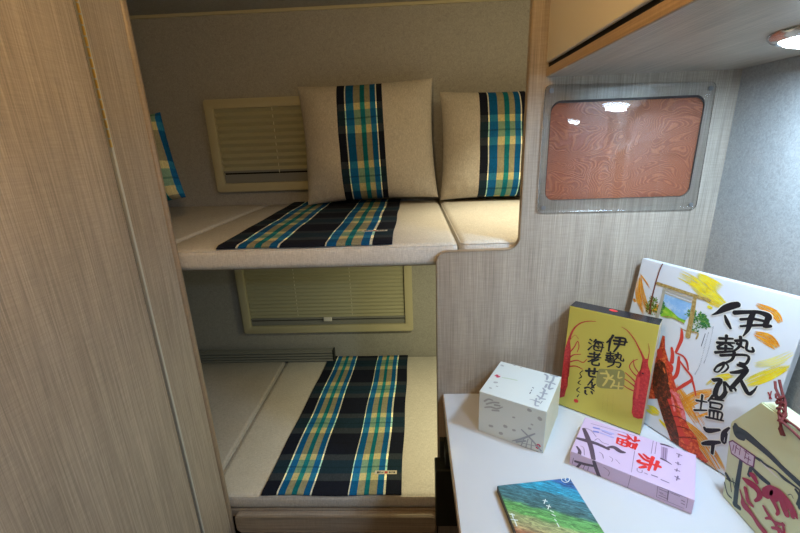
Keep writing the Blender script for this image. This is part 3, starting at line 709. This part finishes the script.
  ('red','s',3,'97.3,101.7,5 96.6,81.3,4.2 77.5,81.1,3.2'),
  ('red','s',3,'97,91.7,4.9 78,91,3.2'),
  ('red','s',3,'87.8,101.4,5 87.3,81.4,3.2'),
  ('red','s',3,'78,101,5 77.9,81.1,3.2'),
  ('red','s',3,'157,70.1,6.7 153.8,40.2,4.2'),
  ('red','s',3,'162,55.9,6.5 146,54.6,4.3'),
  ('red','s',3,'147.5,78,6.9 143.7,32.2,4.2'),
  ('red','s',3,'145.8,60.5,6.7 134,61.1,5.9 122.7,72.3,4.6'),
  ('red','s',3,'144.6,48.7,6.6 123.9,46.3,5.9 126.3,53.1,4.4'),
  ('red','s',3,'139.7,68.5,6.8 130.5,76.5,4.5'),
  ('red','s',3,'137.4,39.9,6.6 128,30,4.3'),
  ('plum','s',2,'158.2,132.2,4.7 170.3,134.4,4.2 181,132.6,2.1'),
  ('plum','s',2,'161.8,83.4,4.9 171.1,81.5,3.9 180.4,76.9,1.9'),
  ('plumpale','p',1,'158.7,125 171.6,126.2 172,83.5 160.9,85.6'),
  ('plumthin','s',2,'163.7,125.3,1.5 165.3,85.8,1.5'),
  ('plumthin','s',2,'167.9,125.2,1.5 169,85.6,1.5'),
  ('plumthin','s',2,'143.1,134.4,1.1 143.4,87.9,1'),
  ('plumthin','s',2,'149.4,134,1.1 150,91,1'),
  ('plumthin','s',2,'113.7,76.5,1 116.1,7.8,0.9'),
  ('plumthin','s',3,'187.7,118.1,2.5 196.5,117,2.5'),
  ('plumthin','s',3,'192,119.6,2 191.1,107.6,2.5'),
  ('plumthin','s',3,'187,86.9,2.4 195.6,86,2.4'),
  ('plumthin','s',3,'191.1,91,2.9 191.5,83.2,2.4'),
  ('plumthin','s',3,'186.8,64,2.3 195.1,64.6,2.3'),
  ('plumthin','s',3,'190.7,69.4,1.9 189.7,60.9,1.9'),
  ('plumthin','s',3,'187.8,44.3,2.3 196.1,41.3,2.7'),
  ('plumthin','s',3,'193.1,47.9,2.7 191,34.1,2.2'),
  ('plumthin','s',2,'124.4,25.2,1.4 126,17.2,1.4 133.2,18.3,1.4 133.1,26,1.4'),
  ('plumthin','s',2,'138.1,20.3,1.8 143.2,20,1.8'),
  ('plumthin','s',2,'150.1,22.2,2.8 160,22.7,2.7'),
  ('plumthin','s',2,'166.5,19.7,2.7 179.6,19,2.6'),
  ('plumthin','s',2,'72.2,29.4,1 78.8,25.4,1 78.5,15.4,1'),
  ('plumthin','s',2,'84.3,27.8,1 93.5,18.8,1'),
 ],
 'pinkfront': [
  ('plum','s',2,'47.8,31.4,7.3 53.8,15.6,8.2 61.1,-0.6,7.4'),
  ('plum','s',2,'11.6,13.2,5.7 30.8,15.7,6.5 46.9,20,5.5'),
  ('plum','s',2,'23.4,15,4.7 17.1,0.5,4.8'),
  ('plumthin','s',2,'31.1,12.6,1.4 28.8,1.8,1.4'),
  ('plumthin','s',2,'39.3,13.7,1.4 37.9,2.9,1.4'),
  ('plumthin','s',2,'7.6,20.1,1.4 6.4,4.8,1.4'),
  ('plumthin','s',2,'66.9,27.7,0.9 78.6,21.2,0.9 76.8,9.3,0.9'),
  ('plumthin','s',2,'116.5,37.1,0.8 114.4,1.5,0.9'),
  ('plumthin','s',2,'162.6,33.7,0.8 211,32.7,0.8'),
  ('plumthin','s',2,'162.6,33.7,0.8 164,7.7,0.8'),
  ('plumthin','s',2,'211.2,31.8,0.8 211.7,10,0.8'),
  ('plumthin','s',2,'164,7.7,0.8 208.3,6.8,0.8'),
  ('plumthin','s',3,'166,28.6,1.2 179,28.2,1.2'),
  ('plumthin','s',3,'166.3,21.5,1.2 173.1,21.5,1.2'),
  ('plumthin','s',3,'180.3,33,2 181.4,10.2,2'),
  ('plumthin','s',3,'202.7,23.5,1.9 207.4,22.4,1.9'),
  ('plumthin','s',3,'203,16.6,1.6 208.3,15.9,1.5'),
  ('plumthin','s',3,'167.3,13.9,1.6 180.3,13.6,1.6'),
  ('plumpale','s',3,'168.7,18.9,1.6 178.2,18.5,1.6'),
  ('plumthin','s',3,'184,30.2,1 198.5,30,1'),
 ],
 'cubetop': [
  ('redc','s',2,'11.2,81.6,4.2 14.9,88.1,5.6 18.1,78.9,5.5 21.9,85.4,4.2'),
  ('mint','s',2,'29.2,83,3.4 46.3,86.2,3.4 65.6,88.5,3.4'),
  ('silver','s',2,'8.1,139.3,6 13.3,137.4,6'),
  ('silver','s',2,'20.2,52.7,8.1 24.7,55.2,6.7'),
  ('silver','s',2,'17.5,24.9,5.2 20.7,24.7,5.2'),
  ('silver','s',2,'29.1,39.4,3.9 32.3,39.2,3.9'),
  ('silver','s',2,'35.3,156.7,4.5 40.4,154.8,4.5'),
  ('silver','s',2,'55.1,153.5,3.7 58.5,153.1,3.7'),
  ('silver2','s',3,'118.6,150.3,4.9 126.7,143.9,5.5 128.9,127.2,4.1'),
  ('silver2','s',3,'132.1,153.5,4.2 149.5,154.6,5.5'),
  ('silver2','s',3,'140.7,156.1,4.2 142.3,129.5,4.7 137.8,118.7,4'),
  ('silver2','s',3,'127.3,119,4 144.7,118.5,5.3 151.1,116,3.9'),
  ('silver2','s',3,'133.7,106.2,4.6 133.5,92.2,5.2'),
  ('silver2','s',3,'140.7,114.2,3.9 142.3,89.3,5.1 150.1,97.6,3.9'),
  ('silver2','s',3,'129.6,86,3.8 135.4,77.7,5.1 133.6,69,3.1'),
  ('silver2','s',3,'128.1,64,3.7 142.7,66.7,4.9'),
  ('silver2','s',3,'134.9,75.5,3.8 136.1,50.1,3.7 132.7,37.2,3.6'),
  ('silver2','s',3,'125,49.3,3.7 135.6,42.5,4.2 144.2,43.7,4.2'),
  ('silver2','s',3,'124,27,3.6 134.9,26.1,4.7'),
  ('silver2','s',3,'126.1,37.1,3.6 129.9,11.1,3.5 137.1,11.7,3.5'),
  ('silver2','s',3,'113.8,26.5,1.8 122.8,28.1,2.4'),
  ('silver2','s',3,'138.4,21.1,1.8 140.3,32.6,2.4'),
  ('text','s',2,'107.2,77.4,2.6 109.8,74.9,2.6'),
  ('text','s',2,'108.1,66.2,1.9 107.8,60.2,1.9'),
  ('text','s',2,'108.2,54.7,2.5 107.8,48.9,2.5'),
 ],
 'cubefront': [
  ('silver','s',2,'13.8,90.2,4.4 23.9,99.6,4.4 34.2,99.8,3.8'),
  ('silver','s',2,'19.2,84,4.4 34.4,94.1,4.3 49.4,98.4,4.3'),
  ('silver','s',2,'15.4,73.1,3.3 29.7,79.6,4.4 45.1,80.6,4.3 58.8,90.3,2.6'),
  ('silver','s',2,'34.1,71.9,4.4 50.3,76.8,4.3'),
  ('silver','s',2,'39.7,89.1,5.4 52.2,91.3,4.3'),
  ('silver','s',2,'29.5,25.4,6.7 35.7,26.7,6.7'),
  ('silver','s',2,'66,39,8.6 70,39.4,7.5'),
  ('silver','s',2,'55.8,14.5,7.7 59.9,15.6,7.6'),
  ('silver','s',2,'87,36.4,6.4 90.8,37.4,5.3'),
  ('silver','s',2,'84.3,71.3,4.2 88.1,72.2,4.2'),
  ('silver','s',2,'143.2,91.9,8.9 146,89.7,8.9'),
  ('silver','s',2,'118.6,104.6,8 123.2,104.1,7'),
  ('silver','s',2,'122.4,55.6,6.1 126.2,56,5.1'),
  ('silver','s',2,'127.2,68.8,4.1 130,68.8,4'),
  ('silver2','s',3,'86,5.2,2.2 107.3,20.3,4.7 136.5,47.1,3'),
  ('silver2','s',3,'105.9,45.9,3.1 130.7,27.5,4.1 153,6.6,3.6'),
  ('silver2','s',3,'95.9,6.5,4.3 117,18.6,4.2'),
  ('silver2','s',3,'101.1,-0.1,1.6 146.4,1.3,1.5'),
  ('silver2','s',3,'113,22.7,2.1 106.2,-3.8,2.1'),
  ('silver2','s',3,'122.3,26.7,2.1 118.2,-0.9,2.1'),
  ('silver2','s',3,'130.9,24.7,2.1 130.5,1.1,2.1'),
  ('silver2','s',3,'107.9,8.8,1.6 150.1,15.7,1.5'),
  ('redc','s',3,'140.8,16.2,4.1 146.1,20.9,4.1 149.9,18,4.1'),
  ('redc','s',3,'142.1,11,4.1 146.8,9.6,3.6'),
 ],
 'land': [
  ('paper','s',2,'136.8,212.7,1.6 142.5,218.7,1.6 150.1,220.1,1.6 154,215.9,1.6 151.9,208.9,1.6 145.7,204.3,1.6 139,204.3,1.6 136.2,209.1,1.6 136.8,212.7,1.6'),
  ('paper','s',2,'145.5,217,1.6 146.8,213.6,1.6 143.8,210.8,1.6 144.5,206.3,1.6'),
  ('paper','s',3,'77.1,168.4,1.8 84.1,165.1,1.8'),
  ('paper','s',3,'82.8,170,1.8 76,161.3,1.8'),
  ('paper','s',3,'78.6,156.3,2.1 85.1,152.4,1.8'),
  ('paper','s',3,'84.6,157.1,1.8 77.8,148.7,1.7'),
  ('paper','s',3,'81,145.3,1.8 85.2,141,1.7'),
  ('paper','s',3,'80.5,137.1,2.1 84.6,132.9,1.7'),
  ('paper','s',3,'80.4,126.9,1.7 81.9,123.1,2'),
  ('paper','s',3,'81.2,118.9,2 81.3,111.2,1.6'),
  ('paper','s',3,'2.5,147.6,1.7 10.1,144.4,2.1'),
  ('paper','s',3,'6.9,148.6,1.7 5.8,138.4,2'),
  ('paper','s',3,'0.5,136.8,1.7 11.9,133.3,2'),
  ('paper','s',3,'6.9,136,2 6.4,122.6,2.3'),
 ],
 'bag': [
  ('green','s',2,'-7.9,161.1,7.9 1.1,156.3,13.3 20.7,159.6,13.8 46.7,160,11.2 68.6,159.8,9.7 94.8,156.9,8.3 123.4,155.7,8.6 149.7,154.6,7.3'),
  ('green','s',2,'-6.3,155.1,12.4 1,147.2,14.5 12.8,150.5,11.9'),
  ('green','s',2,'40.3,133.2,3.1 54.2,136.7,5.1 66.5,138,4 83.6,143.1,2.8 98.8,142.6,5.5 112.7,144.6,3.5 128.4,145.9,3.4 153.6,140.7,3.6'),
  ('green','s',2,'20.7,107.7,6.6 23.7,78.2,8.4 26.5,49.2,9 31.7,15.8,9.1'),
  ('green','s',2,'42.6,107.8,6.3 42.2,91.6,6.4'),
  ('green','s',2,'44.2,110.6,5.2 61.9,108.9,8.1 79.9,110.8,6.8'),
  ('green','s',2,'-1.6,51.8,5.9 8.6,47,7'),
  ('green','s',2,'0.3,31.9,2.4 11.3,16.8,3 21.6,16.6,2.9'),
  ('green','s',2,'9.6,48,1.7 19,28.3,1.7'),
  ('green','s',2,'14.2,55.9,1.7 23.8,39.9,1.7'),
  ('green','s',2,'0.9,42.5,1.8 24.6,53.7,1.7'),
  ('green','s',2,'30.3,11.1,9.2 42.3,14.7,7.8'),
  ('green','s',2,'127.6,144,3.4 133.8,118.3,6'),
  ('purple','p',3,'-12.3,119 -5.6,128.6 45,137.5 47.9,114.1 33.2,107.2 -1.1,100'),
  ('tag','p',4,'-9.6,118.9 -4.9,126.1 42.9,134.4 45.3,115.2 33.6,110.1 0.1,102.9'),
  ('purple','s',5,'0.2,121.8,1.7 0.8,109.9,1.7'),
  ('purple','s',5,'4.3,121.1,1.7 11.8,121.7,1.7'),
  ('purple','s',5,'5.5,126,1.7 6.5,108.2,1.7'),
  ('purple','s',5,'14.1,127.4,1.6 15.5,112.8,1.7'),
  ('purple','s',5,'22.4,128.8,1.6 33,130,1.6'),
  ('purple','s',5,'26.6,131.3,1.6 27.3,115.1,1.6'),
  ('purple','s',5,'26.5,118,1.6 38.7,122.1,1.6'),
  ('purple','s',5,'34,126.1,1.6 35.5,111.9,1.6'),
  ('white','b',3,'54.2,136.7,3 75.4,135.1,3.9 100.8,135.2,2.8'),
  ('crimson','s',6,'45.3,97.4,4.3 51.8,98.6,7.9 60.7,94.3,4.8'),
  ('crimson','s',6,'34.2,76.6,2.5 44.5,78.8,7.6 58.8,82.9,8.5 69.5,80.2,8.9 70.8,69.3,5.3 66.3,58,3'),
  ('crimson','s',6,'43.6,63,5.6 49.7,53.5,5.6 54.9,44.7,6.2 65.8,45.2,3'),
  ('crimson','s',6,'34.5,50.1,1.9 43,38.9,3.8 48.9,30.6,9.5 58,29.7,8.1 70.6,27.7,6.1 83.5,23.1,7.2 98.3,22,7'),
  ('crimson','s',6,'76.1,82,2.9 79.8,89.4,11.4 87.2,107.5,8.3 94.3,98.2,12.1'),
  ('crimson','s',6,'88,110,5.5 100.8,112,9.8 115.9,108.8,10.6 128.4,103.4,7.8 136.2,99.5,2'),
  ('crimson','s',6,'91.5,91.8,6.7 99,86.6,5.5 106.7,80.1,4.9 105.9,72.3,2.7'),
  ('crimson','s',6,'104,105.5,5.4 111.9,97.7,8.1 120.1,88.8,6.9'),
  ('crimson','s',6,'120.9,111,5.1 129.4,94.8,5.2'),
  ('crimson','s',6,'82,64.1,2.9 92.9,59,4.5 102.7,56.6,3.4 111.2,53,3.9 119.2,45.5,3.3'),
  ('crimson','s',6,'91.5,46.9,2.3 98.5,55.2,3.4 109.8,58.1,3.8 121.4,68.7,2.7'),
  ('crimson','s',6,'105.2,42.2,2.8 117,53.2,4.4 123.5,50.9,3.8'),
  ('crimson','s',6,'118.6,68.6,2.7 125.1,55.3,3.8'),
  ('green','s',2,'120.6,141.1,4.1 128.8,135.7,4.5 129.1,120.2,4.1'),
  ('green','s',2,'112.5,121.3,1 116.4,127.1,1 121.3,124.3,1'),
 ],
}
COL = dict(ink=(.012, .011, .015), yellow=(.80, .66, .03), paleyellow=(.78, .74, .30), orange=(.76, .30, .02), vine=(.16, .035, .02), beam=(.38, .26, .08), beamgrey=(.42, .40, .33),
           sky=(.28, .50, .80), hill=(.22, .50, .03), tree=(.03, .17, .05), darktree=(.10, .12, .01), text=(.10, .11, .15), berry=(.28, .02, .05), redd=(.62, .05, .03), lob=(.62, .06, .02), pinkish=(.75, .16, .17),
           brown=(.085, .022, .008), orange2=(.75, .16, .04), red=(.70, .03, .03), olive=(.27, .25, .07), gold2=(.64, .52, .13), text2=(.40, .30, .06), redl=(.50, .03, .03), redd2=(.62, .07, .05), dark=(.03, .03, .03),
           plum=(.10, .065, .10), plumthin=(.22, .15, .24), blue=(.22, .24, .60), bluepale=(.42, .40, .72), plumpale=(.40, .28, .44), redc=(.65, .06, .12), mint=(.50, .60, .46), silver=(.40, .42, .43), silver2=(.34, .37, .42),
           paper=(.72, .80, .78), green=(.018, .045, .05), purple=(.16, .03, .13), tag=(.62, .54, .66), white=(.75, .75, .7), crimson=(.36, .012, .055), lobd=(.16, .02, .015), leaf=(.16, .30, .05))
_pm = {}
FAT = dict(ink=1.15, crimson=1.5, red=1.15, silver2=1.1, green=1.1)
MOT = dict(lob=((.30, .02, .01), (.80, .20, .06), 120), brown=((.04, .012, .006), (.30, .05, .02), 130), redl=((.36, .02, .025), (.62, .06, .05), 160), yellow=((.80, .72, .10), (.82, .58, .01), 60),
           orange=((.62, .22, .02), (.82, .42, .03), 60), beam=((.26, .16, .04), (.50, .38, .16), 200), sky=((.20, .42, .74), (.55, .68, .84), 30), hill=((.12, .36, .02), (.42, .58, .06), 60), pinkish=((.65, .08, .06), (.80, .35, .36), 140))
def ink_mat(k):
    if k not in _pm:
        m = _pm[k] = mat('print ' + k, COL[k], .38)
        if k in MOT:
            v = coord(m); lo, hi, sc = MOT[k]
            lk(m, ramp(m, noise(m, v, sc, 5, .7), [(.36, lo), (.50, COL[k]), (.64, hi)]), bsdf(m).inputs['Base Color'])
    return _pm[k]
def catmull(P, n=5):
    if len(P) < 3:
        return [tuple(P[0][k] + (P[1][k] - P[0][k]) * i / 4 for k in range(3)) for i in range(5)]
    Q = [P[0]] + P + [P[-1]]; out = []
    for i in range(1, len(Q) - 2):
        for s in range(n):
            t = s / n
            out.append(tuple(.5 * (2 * Q[i][k] + (Q[i + 1][k] - Q[i - 1][k]) * t + (2 * Q[i - 1][k] - 5 * Q[i][k] + 4 * Q[i + 1][k] - Q[i + 2][k]) * t * t + (3 * Q[i][k] - Q[i - 1][k] - 3 * Q[i + 1][k] + Q[i + 2][k]) * t ** 3) for k in range(3)))
    out.append(P[-1]); return out
def ribbon(bm, P, place, lay, mi):
    S = catmull(P); L = []
    for i, p in enumerate(S):
        a = Vector(S[max(i - 1, 0)][:2]); b = Vector(S[min(i + 1, len(S) - 1)][:2]); d = b - a
        d = d.normalized() if d.length > 1e-6 else Vector((1, 0)); n = Vector((-d.y, d.x)); h = max(p[2], .25) / 2; c = Vector(p[:2])
        if i == 0:
            L.append((c - d * h * .8 + n * h * .3, c - d * h * .8 - n * h * .3)); L.append((c - d * h * .45 + n * h * .85, c - d * h * .45 - n * h * .85))
        L.append((c + n * h, c - n * h))
        if i == len(S) - 1:
            L.append((c + d * h * .45 + n * h * .85, c + d * h * .45 - n * h * .85)); L.append((c + d * h * .8 + n * h * .3, c + d * h * .8 - n * h * .3))
    V = [(bm.verts.new(place(a.x, a.y, lay)), bm.verts.new(place(b.x, b.y, lay))) for a, b in L]
    for (a, b), (c, d) in zip(V, V[1:]):
        f = bm.faces.new((a, b, d, c)); f.material_index = mi
def art(bm, items, place, mats, clip=None, halo=None):
    t = bmesh.new(); rnd = random.Random(7)
    def idx(k):
        m = ink_mat(k)
        if m not in mats: mats.append(m)
        return mats.index(m)
    for n_, (col, kind, lay, s) in enumerate(items):
        P = [tuple(float(c) for c in q.split(',')) for q in s.split()]; mi = idx(col)
        if kind == 's' and col in FAT: P = [(x, y, w_ * FAT[col]) for x, y, w_ in P]
        L = lay + (n_ % 9) * .1
        if kind == 's' and col in ('tree', 'darktree'):
            S = catmull(P)
            for q in range(190):
                c = rnd.choice(S); a_ = rnd.uniform(0, 6.28); d_ = rnd.random() ** .6 * c[2] * .5; e_ = rnd.uniform(1.2, 3.2); x_, y_ = c[0] + d_ * math.cos(a_), c[1] + d_ * math.sin(a_)
                ribbon(t, [(x_, y_, e_), (x_ + e_ * math.cos(a_), y_ + e_ * math.sin(a_), e_ * .7)], place, lay + q * .004, idx(rnd.choice((col, col, 'leaf'))))
            continue; L = lay + (n_ % 9) * .1
        if kind == 's' and col in ('text', 'text2') and len(P) > 2 or kind == 's' and col == 'text2':
            S = catmull([(a_, b_, c_) for a_, b_, c_ in P], 12) if len(P) > 2 else [tuple(P[0][k] + (P[1][k] - P[0][k]) * i / 14 for k in range(3)) for i in range(15)]
            for q, p in enumerate(S):
                for _ in range(2):
                    a_ = rnd.uniform(0, 3.1); e_ = p[2] * .5
                    ribbon(t, [(p[0] - e_ * math.cos(a_), p[1] - e_ * math.sin(a_), e_ * .4), (p[0] + e_ * math.cos(a_), p[1] + e_ * math.sin(a_), e_ * .4)], place, L, mi)
            continue
        if kind == 'p':
            f = t.faces.new([t.verts.new(place(x, y, L)) for x, y in P]); f.material_index = mi
            bmesh.ops.triangulate(t, faces=[f], ngon_method='EAR_CLIP')
        elif kind == 's':
            if halo and col == 'ink': ribbon(t, [(x, y, w_ + halo) for x, y, w_ in P], place, lay - .6, idx('white'))
            ribbon(t, P, place, L, mi)
        else:
            S = catmull(P, 6); wmax = max(p[2] for p in P); k = max(7, int(wmax / .95))
            for q in range(k):
                off = (q + .5) / k - .5 + rnd.uniform(-.03, .03); i0 = int(rnd.random() ** 2 * len(S) * .45); i1 = len(S) - int(rnd.random() ** 2 * len(S) * .45)
                seg = S[i0:max(i1, i0 + 4)]
                if len(seg) < 3: seg = S[:4]
                o_ = []
                for i, p in enumerate(seg):
                    a = Vector(seg[max(i - 1, 0)][:2]); b = Vector(seg[min(i + 1, len(seg) - 1)][:2]); d = b - a
                    if d.length < 1e-6: d = Vector((1, 0))
                    d.normalize(); m_ = min(i, len(seg) - 1 - i) / (len(seg) * .5)
                    o_.append((p[0] - d.y * off * p[2], p[1] + d.x * off * p[2], wmax / k * (1.05 * min(1, m_ * 2.5) + .15) * rnd.uniform(.8, 1.15)))
                ribbon(t, o_[::2] if len(o_) > 6 else o_, place, lay + (q % 5) * .02, mi)
    if clip:
        for co_, no in clip: bmesh.ops.bisect_plane(t, geom=t.verts[:] + t.edges[:] + t.faces[:], plane_co=co_, plane_no=no, clear_outer=True)
    me = bpy.data.meshes.new('t'); t.to_mesh(me); t.free(); bm.from_mesh(me); bpy.data.meshes.remove(me)
def fclip(w_, h_): return [(Vector((0, 0, 0)), Vector((-1, 0, 0))), (Vector((w_, 0, 0)), Vector((1, 0, 0))), (Vector((0, 0, 0)), Vector((0, 0, -1))), (Vector((0, 0, h_)), Vector((0, 0, 1)))]
def tclip(w_, d_): return [(Vector((0, 0, 0)), Vector((-1, 0, 0))), (Vector((w_, 0, 0)), Vector((1, 0, 0))), (Vector((0, 0, 0)), Vector((0, -1, 0))), (Vector((0, d_, 0)), Vector((0, 1, 0)))]
EPS = .00022
def front(u, v, l): return (u / 1000, -EPS * l, v / 1000)
def carton(name, P, mats, label, cat, fa=None, ta=None, lift=.0, facemat=None, bev=.0012, halo=None, h_top=None):
    x, y, yaw, tilt, w_, h_, t_, z_ = P
    bm = bmesh.new(); box(bm, (0, 0, 0), (w_, t_, h_), bev, 2)
    if facemat:
        for f in bm.faces:
            n = f.normal
            if n.y < -.9 and 'front' in facemat: f.material_index = facemat['front']
            elif n.z > .6 and 'top' in facemat: f.material_index = facemat['top']
            elif abs(n.x) > .8 and 'side' in facemat: f.material_index = facemat['side']
    o = link(name, bm, mats, None, None)
    bm = bmesh.new(); bm.from_mesh(o.data); ms = list(mats)
    if fa: art(bm, ART[fa], front, ms, fclip(w_ - .0005, h_ - .0005), halo)
    if ta: art(bm, ART[ta], lambda u, v, l: (u / 1000, v / 1000, h_ + EPS * l), ms, tclip(w_ - .0005, t_ - .0005))
    bm.to_mesh(o.data); bm.free()
    for m in ms[len(mats):]: o.data.materials.append(m)
    o.rotation_euler = Matrix.Rotation(yaw, 3, 'Z').to_4x4().to_3x3().__matmul__(Matrix.Rotation(-tilt, 3, 'X')).to_euler()
    o.location = (x, y, z_ + lift)
    return tag(o, label, cat)
paper_w = mat('white box card', (.66, .69, .74), .35); paper_p = mat('pink paper', (.62, .47, .66), .5); kraft = mat('beige card', (.50, .42, .30), .6)
gold = mat('gold foil card', (.62, .53, .10), .42, .35); navy = mat('navy card', (.014, .015, .022), .25); cubew = mat('pearl card', (.66, .71, .70), .4)
cube_side = mat('cream card', (.66, .62, .44), .5)
B_ = [.5206, .9436, -1.1438, .1317, .3249, .4001, .022, ZT]
carton('gift_box', B_, [paper_w], 'large white box with black brush lettering and red lobster, leaning in the corner', 'box', 'big', lift=.0035, halo=3.5)
G_ = [.3807, .9268, -.671, .0488, .1938, .2849, .047, ZT]
carton('gift_box', G_, [gold, navy, kraft], 'gold box with dark blue top, black lettering and red lobsters', 'box', 'gold', 'goldtop', lift=.003, facemat=dict(top=1, side=2))
W_ = [.1481, .8308, -.5348, 0, .1581, .1137, .1594, ZT]
carton('gift_box', W_, [cubew, cube_side], 'small cube-shaped white box with silver-grey print, left of the gold box', 'box', 'cubefront', 'cubetop', facemat=dict(side=1))
K_ = [.3317, .7202, -.6069, 0, .2215, .0346, .1379, ZT]
carton('gift_box', K_, [paper_p], 'flat pale pink box with red lettering and a dark gate drawing', 'box', 'pinkfront', 'pink')
def landscape():
    m = mat('hill photo card', (.3, .3, .3), .3); v = coord(m)
    s = nd(m, 'ShaderNodeSeparateXYZ'); lk(m, v, s.inputs[0])
    # height of the hill line falls from left to right across the cover
    a = nd(m, 'ShaderNodeMath', operation='MULTIPLY_ADD'); lk(m, s.outputs[0], a.inputs[0]); a.inputs[1].default_value = .50; lk(m, s.outputs[1], a.inputs[2])
    n1 = noise(m, v, 16, 6, .6, (1, 2.2, 1)); c1 = nd(m, 'ShaderNodeMath', operation='MULTIPLY_ADD'); lk(m, n1, c1.inputs[0]); c1.inputs[1].default_value = .035; lk(m, a.outputs[0], c1.inputs[2])
    d = nd(m, 'ShaderNodeMath', operation='MULTIPLY'); lk(m, c1.outputs[0], d.inputs[0]); d.inputs[1].default_value = 3.0
    st = [(0, (.30, .12, .05)), (.40, (.33, .15, .08)), (.44, (.36, .33, .16)), (.515, (.30, .36, .16)), (.535, (.13, .36, .10)), (.60, (.12, .34, .11)), (.625, (.06, .15, .16)), (.74, (.05, .16, .21)), (.765, (.03, .30, .45)), (.83, (.03, .28, .46)), (.85, (.03, .12, .34)), (1, (.03, .12, .34))]
    c = ramp(m, d.outputs[0], st)
    mp = nd(m, 'ShaderNodeMapping'); mp.inputs['Rotation'].default_value = (0, 0, R(27)); lk(m, v, mp.inputs[0])
    c = mul(m, c, ramp(m, noise(m, mp.outputs[0], 60, 6, .75, (.6, 4, 1), 1.2), [(.36, (.30,) * 3), (.5, (.95,) * 3), (.64, (1.9,) * 3)]))
    lk(m, c, bsdf(m).inputs['Base Color']); return m
L_ = [.183, .4336, .1242, 0, .1565, .0163, .2156, ZT]
carton('gift_box', L_, [landscape(), mat('dark card edge', (.03, .035, .03), .4)], 'thin box with photo cover of blue, green and brown hills', 'box', None, 'land', facemat=dict(front=1, side=1), bev=.003)

# green plaque-shaped pouch with cord
bx, by = .6002, .637
pts = [(0.002, 0), (-.020, .1575), (.0285, .2385), (.142, .2385), (.190, .1575), (.170, 0)]
pb = bmesh.new(); F = [pb.verts.new((u, 0, v)) for u, v in pts]; K2 = [pb.verts.new((u, .034, v)) for u, v in pts]
pb.faces.new(F); pb.faces.new(K2[::-1])
for i in range(6): pb.faces.new((F[i], F[(i + 1) % 6], K2[(i + 1) % 6], K2[i]))
bmesh.ops.recalc_face_normals(pb, faces=pb.faces[:])
bmesh.ops.bevel(pb, geom=pb.edges[:], offset=.002, segments=2, affect='EDGES')
ms = [mat('pale green card', (.64, .70, .44), .5)]
cl = [(Vector((pts[i][0], 0, pts[i][1])), Vector(((pts[(i + 1) % 6][1] - pts[i][1]), 0, -(pts[(i + 1) % 6][0] - pts[i][0]))) * s_) for s_ in (-1,) for i in range(6)]
art(pb, ART['bag'], lambda u, v, l: (u / 1000, -EPS * l, v / 1000), ms, cl)
bag = link('gift_pouch', pb, ms, None, 'art'); bag.location = (bx, by, ZT); bag.rotation_euler = (0, 0, R(-90))
tag(bag, 'pale green plaque-shaped box with gate drawing, crimson lettering and tied cord', 'box')
cord_m = mat('dark red cord', (.15, .02, .02), .7); cb_ = bmesh.new()
cx, cz = .082, .232
tube(cb_, [(cx, -.006, cz - .018), (cx - .002, -.010, cz - .008), (cx - .004, -.008, cz + .006), (cx - .012, .002, cz + .016), (cx - .022, .008, cz + .028), (cx - .034, .010, cz + .040), (cx - .046, .012, cz + .056)], .0021)
tube(cb_, [(cx + .004, -.006, cz - .016), (cx, -.010, cz - .004), (cx - .006, -.010, cz + .008), (cx - .016, -.004, cz + .012), (cx - .026, .004, cz + .030), (cx - .042, .006, cz + .042), (cx - .050, .010, cz + .050)], .0021)
tube(cb_, [(cx - .008, -.010, cz + .004), (cx + .004, -.012, cz + .008), (cx + .020, -.010, cz + .004), (cx + .040, -.008, cz - .002), (cx + .060, -.006, cz - .002), (cx + .062, -.004, cz + .006), (cx + .040, -.004, cz + .008), (cx + .016, -.006, cz + .012), (cx - .004, -.004, cz + .010)], .0020)
for k in range(5):
    a = k * 1.3; c0 = Vector((cx - .006 - k * .006, -.004 + .002 * k, cz + .006 + k * .007))
    tube(cb_, [c0 + Vector((math.cos(a + t) * .0045, math.sin(a + t) * .0045, math.sin(2 * t + a) *   .0035)) for t in [i * math.pi / 5 for i in range(10)]], .0020, 6, True)
tag(link('cord', cb_, cord_m, bag, 'auto'), 'twisted dark red cord knotted at the top')
